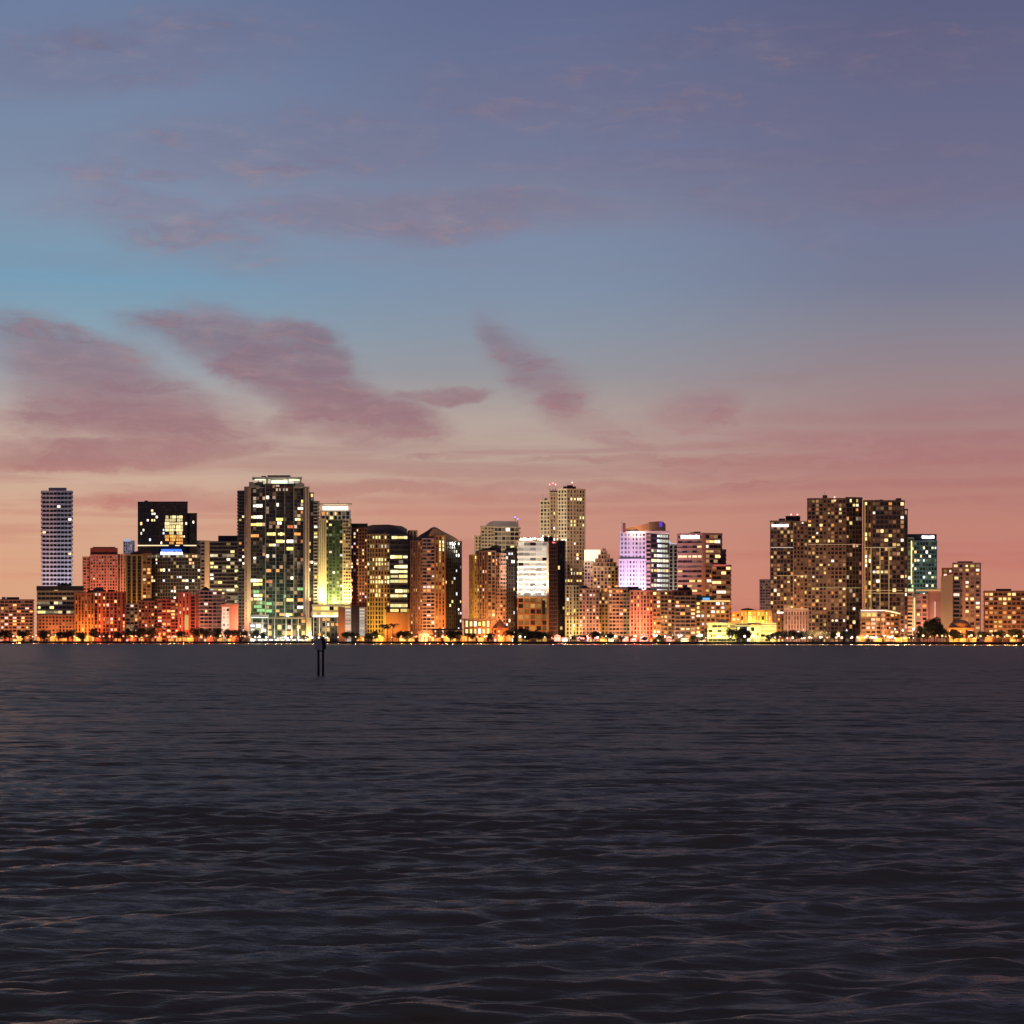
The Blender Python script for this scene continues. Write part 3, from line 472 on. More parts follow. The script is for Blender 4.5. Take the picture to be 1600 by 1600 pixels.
    b.box('light_strip',1263,1346,850.5,851.2,L((1,.6,.35),.5),-.9,.4); b.box('light_strip',1275,1346,918,918.6,L((.9,.8,.3),.45),-.9,.4); b.mast(1304,777,780,.25,8,(1,.2,.2)); b.box('beacon',1303,1306,781,783,L((1,.6,.3),2.5),-.8,.8)
    b.flood(1278,(1,.55,.3),75,60,aim=880); b.flood(1310,(1,.55,.3),70,60,aim=880)
    b=half(B('the dark tower with golden strips','dark apartment tower with golden lit vertical strips at its left side',1382,84),64)
    b.vol([(1350.5,4),(1362,1)],783,depth=26,sty='rib',wall='rust',gl='gold',bay=3,pw=1.,lit=18,pal='yellow'); b.vol([(1362,1),(1388,0),(1413,2)],783.5,depth=30,sty='glass',wall='dbrown',gl='amber',pw=.5,sh=1,bay=3,lit=34,pal='warm'); b.vol((1413,1418),797,depth=20,dd=4,sty='glass',wall='dgrey',gl='apt',lit=4)
    for x in (1351.5,1361,1375,1389): b.box('fin',x-.5,x+.5,786 if x<1353 else 855,952,L((1,.62,.2),.55),-.8,.8)
    b.box('light_strip',1350,1400,855,855.8,L((1,.65,.35),.6),-.9,.4); b.box('light_strip',1350,1410,922,922.7,L((1,.55,.2),.7),-.9,.4); b.box('light_strip',1350,1412,926.5,927.2,L((1,.55,.2),.7),-.9,.4)
    b.flood(1358,(1,.6,.15),60,18,aim=900); b.flood(1388,(1,.5,.22),90,36,aim=890)
    b=half(B('the curved golden podium','low podium with a bright curving canopy and gold lit upper floor',1378,44,'podium_building','podium'),66)
    b.vol([(1345,1),(1384,0),(1404,5)],958,depth=18,sty='grid',wall='brown',gl='apt2',bay=3.5,lit=26,pal='orange'); b.vol([(1345,0),(1370,-.6)],957,964,depth=1,dd=-1,sty='grid',wall='cream',gl='hot',part='lit_storey',parapet=.2); b.box('canopy',1344,1384,952,953.6,'white',-4,12); b.outline('canopy',[(1384,953.6),(1384,952),(1398,954.5),(1408,957.5),(1408,959)],'white',-3,12); b.box('light_strip',1345,1384,953.7,954.6,L((1,.8,.75),2.2),-4.1,.6); b.outline('light_strip',[(1384,954.8),(1384,953.8),(1398,956),(1407,959),(1407,960)],L((1,.72,.35),2),-3.1,.5)
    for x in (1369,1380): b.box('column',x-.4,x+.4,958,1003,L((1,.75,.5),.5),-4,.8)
    b.flood(1360,AMB,8,10,aim=980); b.flood(1388,SOD,10,10,aim=980)
    b=half(B('the greenish glass tower','greenish dark glass tower with a violet white sign at its top right',1440,255),54)
    b.vol([(1414,3),(1428,0)],841,depth=22,sty='glass',wall='teal',gl='green',sh=.8,lit=16,pal='green'); b.vol([(1428,0),(1464,3)],846,depth=26,sty='glass',wall='teal',gl='green',sh=1.3,pw=.5,lit=34,pal='white'); b.vol([(1414.5,4),(1440,1),(1463.5,4)],836,846.5,depth=20,sty='solid',wall='dark',part='crown'); b.sign(1440.5,1460,837,840.6,(.9,.88,1),3.5,d0=.3,blocks=4); b.box('light_strip',1423.3,1425,845,912,L((1,.78,.3),1.6),-.8,.8); b.box('light_strip',1414,1427,920,925,L((.95,.9,.4),1.4),-.8,1)
    b.flood(1444,(.85,1,.82),62,60,aim=890)
    b=half(B('the orange-striped balcony block','slim block of orange lit balcony stripes with a violet lit base corner',1417,105,'apartment_block','apartment block'),20)
    b.vol((1408,1426),926,depth=20,sty='balc',wall='cream',gl='red',fl=3.,sd=1,bay=5); b.box('light_strip',1427.5,1430,934,982,L((1,.72,.3),1.1),-1,1); b.box('violet_light',1408,1411,968,986,L((.6,.35,1),1),-2,1); b.flood(1417,(1,.45,.2),16,18,aim=955)
    b=half(B('the low pink block','low pink block of plain walls with a thin light line beside the big dark tree',1450,125,'apartment_block','apartment block'),40)
    b.vol((1430,1450),930,depth=20,sty='grid',wall='pink',gl='pinkish',lit=6,pal='orange'); b.vol((1450,1471),922,depth=22,dd=2,sty='solid',wall='pink'); b.box('lit_roof',1431,1470,921,923.5,L((1,.5,.2),.6),0,4); b.box('light_strip',1460.6,1461.6,940,975,L((1,.75,.6),1),.8,.6); b.flood(1440,(1,.4,.25),12,22,aim=950); b.flood(1460,(1,.35,.22),12,22,aim=950)
    b=half(B('the plain beige slab','plain beige windowless slab with a sloping roofline near the right edge',1478,92,'apartment_block','apartment block'),26)
    b.outline('wall',[(1470,1003.4),(1470,901),(1489,896.5),(1489,1003.4)],'tan',0,24); b.vol((1489,1500),900,depth=20,dd=6,sty='balc',wall='mauve',gl='apt',lit=4,pal='orange'); b.flood(1480,(1,.55,.3),14,26,aim=950)
    b=half(B('the reddish tower at the right edge','reddish tower with rows of lit windows near the right edge',1502,205),56)
    b.vol((1473,1489),889,depth=20,dd=3,sty='grid',wall='rust',gl='gold',lit=5,pal='orange'); b.vol((1489,1532),881,depth=24,sty='grid',wall='mauve',gl='amber',lit=34,pal='warm'); b.roof(1496,1520,877,881,'maroon'); b.flood(1500,SOD,70,40,aim=920)
    b=half(B('the orange domed pavilion','orange lit pavilion with a low dome behind trees at the right edge',1500,46,'pavilion','pavilion'),44)
    b.vol((1480,1522),983,depth=20,sty='grid',wall='rust',gl='gold',lit=8,pal='orange'); P=b.pt(1500,9); mb=MB(); mb.lathe((*P,b.z(983,9)),[(8.8,0),(8.2,2),(6.8,4.2),(4.2,6.2),(.2,7)],20); mb.build('dome',W('rust'),b.root); b.flood(1492,(1,.4,.08),12,12,aim=980); b.flood(1510,(1,.4,.08),12,12,aim=980)
    # --- beyond the photograph's edges the waterfront goes on
    b=half(B('the far left tan block','low tan apartment block at the far left end of the waterfront',28,90,'apartment_block','apartment block'),50)
    b.vol((-6,52),938,depth=24,sty='balc',wall='pink',gl='apt',sd=1,lit=26,pal='orange'); b.roof(10,30,933,938); b.flood(24,SOD,22,26,aim=965)
    b=half(B('the far right brown block','brown apartment block at the far right end of the waterfront',1568,100,'apartment_block','apartment block'),60)
    b.vol((1538,1602),925,depth=24,sty='grid',wall='brown',gl='apt',lit=30,pal='warm'); b.roof(1556,1580,920,925); b.flood(1556,SOD,16,26,aim=960); b.flood(1586,SOD,16,26,aim=960)


def rooftops():
    """plant rooms, ducts and railings on the flat tops"""
    for b in BL:
        for v in b.vols:
            if v['wd']<9 or v['z1']<40 or R.random()<.35: continue
            for _ in range(R.choice((1,2,2,3))):
                w=R.uniform(2,min(7,v['wd']*.3)); u=R.uniform(1,v['wd']-w-1); h=R.uniform(1.4,3.6); mb=MB()
                mb.fbox(v['a'],v['t'],-v['n'],u,u+w,v['z1']-.2,v['z1']+h,R.uniform(2.5,4),R.uniform(6.5,9)); mb.build('roof_unit',W(R.choice(('dgrey','dark','grey','brown'))),b.root)
            if R.random()<.3:
                mb=MB(); q=v['a']+v['t']*(v['wd']*R.uniform(.2,.8))-v['n']*6; hh=R.uniform(4,8); mb.tube((*q,v['z1']-.1),(*q,v['z1']+hh),.16,.08,5); mb.build('mast',W('dgrey'),b.root)

# ------------------------------------------------------------------ setting
def setting():
    # quay and land
    mb=MB(); e=[-2500,-1200,-400,100,450,800,1150,1500,1900,2600,3600]
    fr=[(X(p,shore(p)), shore(p)) for p in e if shore(p)>200]
    mb.quad([(x,y,ZG) for x,y in fr]+[(9000,14000,ZG),(-9000,14000,ZG)])
    o=mb.build('ground', mat_wall('ground_paving',(.12,.1,.085),.9,.35,.02)); o['kind']='structure'
    mb=MB()
    for (a,b) in zip(fr,fr[1:]):
        a=Vector(a); b=Vector(b); t=(b-a).normalized(); n=Vector((t.y,-t.x)); w=(b-a).length
        mb.fbox(a,t,n,-.01,w,-2,ZG+.25,-.5,.45); 
    o=mb.build('seawall', mat_wall('seawall_concrete',(.07,.05,.045),.9,.4,.08)); tag(o,'long low dark seawall holding the quay along the whole waterfront','seawall')
    # water
    ny,nx=1700,600
    ys=np.concatenate([[-400,0],np.geomspace(7,1380,ny-100),np.arange(1382.2,2062,2.2)]); 
    an=np.concatenate([[-1.25,-.9,-.65],np.linspace(-.46,.46,nx),[.65,.9,1.25]])
    A,Yg=np.meshgrid(np.tan(an),ys)
    Xg=A*np.maximum(np.abs(Yg),7); 
    Zg=np.zeros_like(Xg); rg=np.random.RandomState(4)
    dy=np.gradient(ys)[:,None]; dx=np.maximum(np.abs(Yg),7)*(.92/nx)
    inside=(np.abs(A)<math.tan(.47))&(Yg>6)
    for k in range(96):
        lam=.3*(3.4/.3)**rg.rand()**1.25; th=math.pi/2+.2+rg.randn()*.36; kk=2*math.pi/lam
        amp=.0047*lam**.6*(.6+.8*rg.rand()); ph=rg.rand()*6.283
        kx,ky=kk*math.cos(th),kk*math.sin(th)
        damp=np.clip(1.7-2.8*dy*abs(ky)/6.283,0,1)*np.clip(1.6-3.2*dx*abs(kx)/6.283,0,1)
        Zg+=damp*amp*np.sin(kx*Xg+ky*Yg+ph)
    for k in range(26):
        lam=7+8*rg.rand(); th=math.pi/2+rg.randn()*.12; kk=2*math.pi/lam
        Zg+=np.clip((Yg-1250)/250,0,1)*.0016*lam*np.sin(kk*math.cos(th)*Xg+kk*math.sin(th)*Yg+rg.rand()*6.283)
    # gusts: patches where the chop stands higher
    gust=.8+.3*np.sin(Xg*.045+Yg*.02+1)*np.sin(Yg*.06+Xg*.013)
    Zg=np.where(inside,Zg*gust,0)
    r,c=Zg.shape
    co=np.stack([Xg,Yg,Zg],-1).reshape(-1,3).astype(np.float32)
    idx=np.arange(r*c).reshape(r,c); q=np.stack([idx[:-1,:-1],idx[:-1,1:],idx[1:,1:],idx[1:,:-1]],-1).reshape(-1,4)
    me=bpy.data.meshes.new('water'); me.vertices.add(len(co)); me.vertices.foreach_set('co',co.ravel())
    me.loops.add(q.size); me.loops.foreach_set('vertex_index',q.ravel().astype(np.int32))
    me.polygons.add(len(q)); me.polygons.foreach_set('loop_start',(np.arange(len(q))*4).astype(np.int32)); me.polygons.foreach_set('loop_total',np.full(len(q),4,np.int32))
    me.polygons.foreach_set('use_smooth',np.ones(len(q),bool)); me.update(); me.validate()
    m,n,l,p=nodes_of('bay_water'); n.remove(p)
    tc=n.new('ShaderNodeTexCoord'); mp=n.new('ShaderNodeMapping'); mp.inputs['Scale'].default_value=(.6,1.3,1); l.new(tc.outputs['Object'],mp.inputs[0])
    nz=n.new('ShaderNodeTexNoise'); nz.inputs['Scale'].default_value=1.5; nz.inputs['Detail'].default_value=5; l.new(mp.outputs[0],nz.inputs['Vector'])
    mp2=n.new('ShaderNodeMapping'); mp2.inputs['Scale'].default_value=(.06,.16,1); l.new(tc.outputs['Object'],mp2.inputs[0])
    nz2=n.new('ShaderNodeTexNoise'); nz2.inputs['Scale'].default_value=1; nz2.inputs['Detail'].default_value=4; l.new(mp2.outputs[0],nz2.inputs['Vector'])
    bp=n.new('ShaderNodeBump'); bp.inputs['Strength'].default_value=.8; bp.inputs['Distance'].default_value=.16; l.new(nz.outputs[0],bp.inputs['Height'])
    b2=n.new('ShaderNodeBump'); b2.inputs['Strength'].default_value=.8; b2.inputs['Distance'].default_value=1.5; l.new(nz2.outputs[0],b2.inputs['Height']); l.new(bp.outputs[0],b2.inputs['Normal'])
    nz3=n.new('ShaderNodeTexNoise'); nz3.inputs['Scale'].default_value=5.5; nz3.inputs['Detail'].default_value=4; l.new(mp.outputs[0],nz3.inputs['Vector'])
    b3=n.new('ShaderNodeBump'); b3.inputs['Strength'].default_value=.7; b3.inputs['Distance'].default_value=.035; l.new(nz3.outputs[0],b3.inputs['Height']); l.new(b3.outputs[0],bp.inputs['Normal'])
    df=n.new('ShaderNodeBsdfDiffuse'); df.inputs[0].default_value=(.19,.152,.1,1)
    gl=n.new('ShaderNodeBsdfGlossy'); gl.inputs['Color'].default_value=(1,.86,.75,1); gl.inputs['Roughness'].default_value=.2
    fr=n.new('ShaderNodeFresnel'); fr.inputs[0].default_value=1.33; mu=n.new('ShaderNodeMath'); mu.operation='MULTIPLY'; mu.inputs[1].default_value=WATER_REFL; l.new(fr.outputs[0],mu.inputs[0])
    ms=n.new('ShaderNodeMixShader'); l.new(mu.outputs[0],ms.inputs[0]); l.new(df.outputs[0],ms.inputs[1]); l.new(gl.outputs[0],ms.inputs[2]); l.new(ms.outputs[0],n['Material Output'].inputs['Surface'])
    sx=n.new('ShaderNodeSeparateXYZ'); l.new(tc.outputs['Object'],sx.inputs[0])   # sheltered, calmer water under the seawall
    ms1=n.new('ShaderNodeMath'); ms1.operation='MULTIPLY_ADD'; l.new(sx.outputs[0],ms1.inputs[0]); ms1.inputs[1].default_value=.71; l.new(sx.outputs[1],ms1.inputs[2])
    calm=n.new('ShaderNodeMapRange'); calm.interpolation_type='SMOOTHSTEP'; l.new(ms1.outputs[0],calm.inputs[0])
    for i,v in enumerate((1745-430,1745-150,1.,.05)): calm.inputs[1+i].default_value=v
    for q in (bp,b2): l.new(calm.outputs[0],q.inputs['Strength'])
    rm=n.new('ShaderNodeMapRange'); l.new(calm.outputs[0],rm.inputs[0]); rm.inputs[1].default_value=.05; rm.inputs[3].default_value=.06; rm.inputs[4].default_value=.26; l.new(rm.outputs[0],gl.inputs['Roughness'])
    rf=n.new('ShaderNodeMapRange'); l.new(calm.outputs[0],rf.inputs[0]); rf.inputs[1].default_value=.05; rf.inputs[3].default_value=.85; rf.inputs[4].default_value=WATER_REFL; l.new(rf.outputs[0],mu.inputs[1])
    for q in (df,gl,fr): l.new(b2.outputs[0],q.inputs['Normal'])
    me.materials.append(m); o=bpy.data.objects.new('water',me); C.objects.link(o); o['kind']='structure'
WATER_REFL=.36

# ------------------------------------------------------------------ channel marker
def marker():
    Y=187; root=bpy.data.objects.new('channel_marker',None); C.objects.link(root); root.location=(X(501,Y),Y,0)
    tag(root,'dark two-pile channel marker with boards standing in the water','channel marker')
    pm=mat_wall('wet_timber',(.006,.005,.006),.75,.5,1.5)
    for px,top in ((497.5,1011),(504.6,996)):
        mb=MB(); x=X(px,Y); zt=Z(top,Y); pts=[(x,Y,-1.2),(x+.01,Y,.6),(x+.0,Y,zt)]
        mb.tube(pts[0],pts[1],.112,.105,12); mb.tube((pts[1][0],pts[1][1],pts[1][2]-.01),pts[2],.104,.09,12)
        mb.tube((pts[2][0],pts[2][1],pts[2][2]-.01),(x,Y,zt+.06),.1,.03,12)
        mb.build('pile',pm,root)
    mb=MB(); x0,x1=X(492,Y),X(502.3,Y); mb.prism([(x0,Y-.16),(x1,Y-.19),(x1,Y-.13),(x0,Y-.10)],Z(1015,Y),Z(1000.5,Y)); 
    mb.build('sign_board',mat_wall('weathered_board',(.42,.36,.38),.7,.25,2),root)['label']='pale grey board on the left pile'
    mb=MB(); f=[(503.2,1012),(503.2,1000),(504.5,997),(508.6,999),(509.6,1014),(507,1014.5)]
    a=[(X(p,Y),Y-.17,Z(q,Y)) for p,q in f]; b=[(x,y+.05,z) for x,y,z in a]
    mb.quad(a[::-1]); mb.quad(b)
    for i in range(len(a)): j=(i+1)%len(a); mb.quad([a[i],a[j],b[j],b[i]])
    mb.build('sign_board',pm,root)['label']='dark board on the taller right pile'
    mb=MB(); mb.tube((X(495,Y),Y-.02,Z(1017,Y)),(X(507,Y),Y-.02,Z(1017,Y)),.05,.05,8); mb.build('crossbar',pm,root)

# ------------------------------------------------------------------ trees
def leaf_mat(name,col):
    if name in MATS: return MATS[name]
    m,n,l,p=nodes_of(name); g=n.new('ShaderNodeNewGeometry'); mx=n.new('ShaderNodeMix'); mx.data_type='RGBA'
    mx.inputs[6].default_value=(*[c*.6 for c in col],1); mx.inputs[7].default_value=(*[c*1.5 for c in col],1)
    l.new(g.outputs['Random Per Island'],mx.inputs[0]); l.new(mx.outputs[2],p.inputs['Base Color']); p.inputs['Roughness'].default_value=.7
    MATS[name]=m; return m
def rot_leaf(rr):
    d=Vector((rr.gauss(0,1),rr.gauss(0,1),rr.gauss(0,.7))).normalized(); e=d.orthogonal().normalized(); e.rotate(Matrix.Rotation(rr.random()*6.28,3,d)); return d,e
def bushy(seed):
    rr=random.Random(seed); k=MB(); c=MB()
    k.tube((0,0,-.03),(0,.0,.35),.03,.022,7); limbs=[]
    lobes=[]
    for i in range(9):
        a=rr.random()*6.28; r=.32*math.sqrt(rr.random()); lobes.append((r*math.cos(a),r*math.sin(a)*.9,.42+.42*rr.random(),.15+.13*rr.random()))
    for (x,y,z,r) in lobes: k.tube((0,0,.28),(x*.8,y*.8,z-.02),.016,.005,5)
    for (x,y,z,r) in lobes:
        for i in range(int(900*r)+40):
            d=Vector((rr.gauss(0,1),rr.gauss(0,1),rr.gauss(0,1))).normalized()*r*(.55+.5*rr.random()**.5); d.z*=.8
            p=Vector((x,y,z))+d; p.z=max(.2,min(1.,p.z)); n,e=rot_leaf(rr); f=n.cross(e); s=.022+.022*rr.random()
            c.quad([p-e*s,p-f*s*.6,p+e*s,p+f*s*.6])
    return k,c
def palm(seed):
    rr=random.Random(seed); k=MB(); c=MB(); lean=rr.uniform(-.05,.05)
    k.tube((0,0,-.03),(lean*.5,0,.4),.022,.017,7); k.tube((lean*.5,0,.39),(lean,0,.8),.017,.014,7)
    top=Vector((lean,0,.8))
    for i in range(20):
        a=i*6.283/20+rr.random()*.3; up=rr.uniform(.1,1.1); ln=.26+.1*rr.random(); prev=top; dirv=Vector((math.cos(a),math.sin(a),up)).normalized()
        side=Vector((-math.sin(a),math.cos(a),0)); w=.035
        for j in range(5):
            nx=prev+dirv*ln/5; w2=.035*(1-(j+1)/5.5)
            for sg in (-1,1):
                c.quad([prev,prev+side*sg*w-Vector((0,0,.02)),nx+side*sg*w2-Vector((0,0,.02)),nx])
            prev=nx; w=w2; dirv=(dirv+Vector((0,0,-.34))).normalized()
    return k,c
TREES=[]
def tree_mesh():
    bark=mat_wall('bark',(.08,.055,.04),.9,.4,4)
    for s in range(5):
        k,c=bushy(s+3); kk=k.build('trunk',bark); cc=c.build('crown',leaf_mat('broad_leaves',(.05,.055,.03)))
        TREES.append(('broadleaf_tree',kk.data,cc.data)); bpy.data.objects.remove(kk); bpy.data.objects.remove(cc)
    for s in range(3):
        k,c=palm(s+30); kk=k.build('trunk',bark); cc=c.build('crown',leaf_mat('palm_fronds',(.045,.055,.03)))
        TREES.append(('palm_tree',kk.data,cc.data)); bpy.data.objects.remove(kk); bpy.data.objects.remove(cc)
def nearest_ref(px):
    b=[q for q in BL if q.off<=130 and getattr(q,'named',True)]
    return min(b,key=lambda q:abs(q.px-px)-q.half*.5).ref
COUNT={}
ORD=['','second ','third ','fourth ','fifth ','sixth ','seventh ','eighth ','ninth ','tenth ','eleventh ','twelfth ']
def place_tree(px,top,wpx,kind,off,desc=None,label=None,base=1002.6):
    Y=shore(px)+off; h=(Z(top,Y)-ZG); w=wpx*S*Y
    name,km,cm=TREES[kind]
    o=bpy.data.objects.new(name,None); C.objects.link(o); o.location=(X(px,Y),Y,ZG)
    sc=h if kind<5 else h/1.02; sx=(w/.95 if kind<5 else sc)
    for nm,me in (('trunk',km),('crown',cm)):
        c=bpy.data.objects.new(nm,me); C.objects.link(c); c.parent=o; c.scale=(sx,sx,sc); c.rotation_euler=(0,0,R.random()*6.28)
    ref=nearest_ref(px); d=('palm' if kind>=5 else ('tall' if h>12.5 else 'low' if h<7 else 'mid-height')+(' wide' if w>h*1.15 else ' narrow' if w<h*.75 else ' rounded')+' tree')
    key=d+ref; COUNT[key]=COUNT.get(key,0)+1; i=COUNT[key]
    tag(o, label or ('%s%s from the left before %s'%(ORD[i-1],d,ref) if i>1 else '%s before %s'%(d,ref)),'tree','trees along the waterfront')
def trees():
    T=[(8,985,30,0),(36,984,26,1),(70,984,24,2),(95,986,20,3),(113,984,26,0),(126,988,18,2),(148,981,15,3),(166,989,18,1),(184,986,30,4),(203,984,24,1),(219,981,34,0),(236,980,22,2),(247,973,12,5),(260,975,14,6),(285,985,20,3),(309,980,26,1),(323,981,20,4),(339,981,20,2),(356,983,24,0),(367,982,18,3),(380,984,16,1),(399,984,16,2),(411,986,12,4),
       (476,992,12,0),(500,993,14,3),(541,986,24,1),(556,989,16,2),(576,988,18,4),(586,986,20,0),(600,971,14,5),(605,975,12,7),(613,970,14,6),(623,985,18,3),(634,986,16,2),(642,989,12,1),(682,985,14,5),(689,984,12,6),(704,986,18,2),(718,985,18,0),(737,989,14,3),(766,988,18,4),(776,986,14,7),(796,984,20,1),(806,980,18,6),(816,981,20,0),(826,985,20,2),(837,983,20,4),(847,985,18,3),(856,987,16,1),(822,991,14,2),(842,992,14,0),
       (895,993,16,1),(909,992,18,2),(931,986,22,0),(942,988,16,4),(953,989,16,3),(972,993,14,1),(986,994,12,2),(1008,994,16,4),(1030,992,14,0),(1048,993,14,3),(1062,992,12,6),(1083,993,14,1),(1097,994,12,2),(1110,979,26,3),(1140,981,16,0),(1150,983,18,1),(1160,982,18,2),(1169,984,14,4),(1203,990,16,3),(1214,987,18,0),(1226,985,20,1),(1239,984,20,2),(1252,985,18,4),(1264,985,18,0),(1277,984,20,3),(1290,985,20,1),(1304,986,18,2),(1317,985,18,4),(1330,986,18,0),(1342,987,16,6),(1352,993,12,5),(1366,993,12,7),(1380,993,14,6),(1395,994,12,5),(1410,992,12,6),(1424,991,14,3),(1436,988,16,1),(1478,985,14,0),(1490,983,16,2),(1499,985,14,4),(1514,984,20,3),(1535,986,22,0),(1560,985,24,1),(1588,983,26,2)]
    for px,top,w,k in T: place_tree(px,top,w,k,R.uniform(14,30))
    place_tree(1443,985,16,2,22,label='low shrubby tree at the left foot of the big dark pair'); place_tree(1470,984,18,1,22,label='low shrubby tree at the right foot of the big dark pair')
    for px,top,w,k,nm in ((1438,977,14,0,'leftmost'),(1453,978,20,2,'low middle'),(1464,973,20,1,'right-hand'),(1474,979,14,4,'rightmost')): place_tree(px,top,w,k,23,label='%s smaller tree of the big dark clump below the plain beige slab'%nm)
    place_tree(1449,968,24,4,24,label='large dark tree at the right, the broader left half of the big pair'); place_tree(1460,964,30,0,22,label='largest dark tree on the shore, near the right edge below the plain beige slab')


# ------------------------------------------------------------------ street lamps
def lamps():
    pb=MB(); pb.tube((0,0,-.2),(0,0,4.6),.09,.06,6); pb.prism([(-.2,-.2),(.2,-.2),(.2,.2),(-.2,.2)],-.1,.3); po=pb.build('pole',W('dgrey')); pm=po.data; bpy.data.objects.remove(po)
    hm={}
    def head(c,st,r):
        k=(c,st,r)
        if k not in hm:
            b=MB(); b.lathe((0,0,0),[(r*.1,-r)]+[(r*math.cos(a*math.pi/8),r*math.sin(a*math.pi/8)) for a in range(-3,4)]+[(r*.1,r)],10)
            o=b.build('lamp_head',L(c,st)); hm[k]=o.data; bpy.data.objects.remove(o)
        return hm[k]
    for (a,b,step,cols,kw,hh,o0,o1,name) in LAMPZ:
        px=a+R.random()*step
        while px<b:
            c=R.choice(cols); off=R.uniform(o0,o1); Y=shore(px)+off; h=hh*R.uniform(.85,1.15)
            o=bpy.data.objects.new('street_lamp',None); C.objects.link(o); o.location=(X(px,Y),Y,ZG)
            q=bpy.data.objects.new('pole',pm); C.objects.link(q); q.parent=o; q.scale=(1,1,h/4.6)
            r=R.choice((.4,.5,.7,.9)); hd=bpy.data.objects.new('lamp_head',head(c,R.choice((1.6,2.6,5)),r)); C.objects.link(hd); hd.parent=o; hd.location=(0,0,h+r*.8)
            li=bpy.data.lights.new('lamp_light','POINT'); li.energy=kw*1500*R.uniform(.5,1.5); li.color=c; li.shadow_soft_size=r*1.05
            lo=bpy.data.objects.new('lamp_light',li); C.objects.link(lo); lo.parent=o; lo.location=(0,-.0,h+r*.8)
            hd.visible_shadow=True
            ref=nearest_ref(px)
            tag(o,'%s street lamp before %s'%(name,ref),'street lamp','%s street lamps before %s'%(name,ref))
            px+=step*R.choice((.35,.5,.7,1.,1.3,2.1,2.8))
LAMPZ=[ # from, to, spacing px, colours, kW, height, setback range, name
 (2,112,15,[(1,.5,.35),(1,.3,.15)],3,5,7,26,'pinkish'),(112,372,7.2,[(1,.3,.12),(1,.24,.1),(1,.5,.38),(1,.42,.12)],5,4.6,5,30,'orange-red'),(372,396,7,[(1,.4,.15),(1,.8,.6)],4,5,5,20,'orange'),
 (396,546,8,[(1,.85,.75),(1,.9,.85)],3,3.4,5,9,'white'),(546,622,10,[(.6,1,.45),(1,.8,.4)],1.6,3.6,5,16,'greenish'),(622,806,7,[(1,.4,.1),(1,.55,.18),(1,.3,.1)],5,4,5,26,'amber'),
 (806,862,11,[(1,.9,.7),(.95,.95,.6)],1.2,3.4,5,14,'small white'),(862,938,7,[(1,.5,.45),(1,.25,.2)],2.4,2.6,5,9,'low pink'),(938,1098,9,[(1,.85,.6),(.7,1,.7),(.85,.9,1),(1,.5,.4)],2.4,5,5,22,'pale'),
 (1098,1225,8,[(1,.85,.3),(1,.6,.55)],2.2,3.4,5,14,'yellow'),(1225,1432,6.6,[(1,.62,.42),(1,.72,.55)],2,2.8,5,8,'low warm'),(1225,1432,24,[(.95,1,1),(1,.7,.8)],1.5,9,9,24,'tall white'),(1432,1600,11,[(1,.45,.18),(1,.6,.3)],3.4,4,5,22,'orange')]

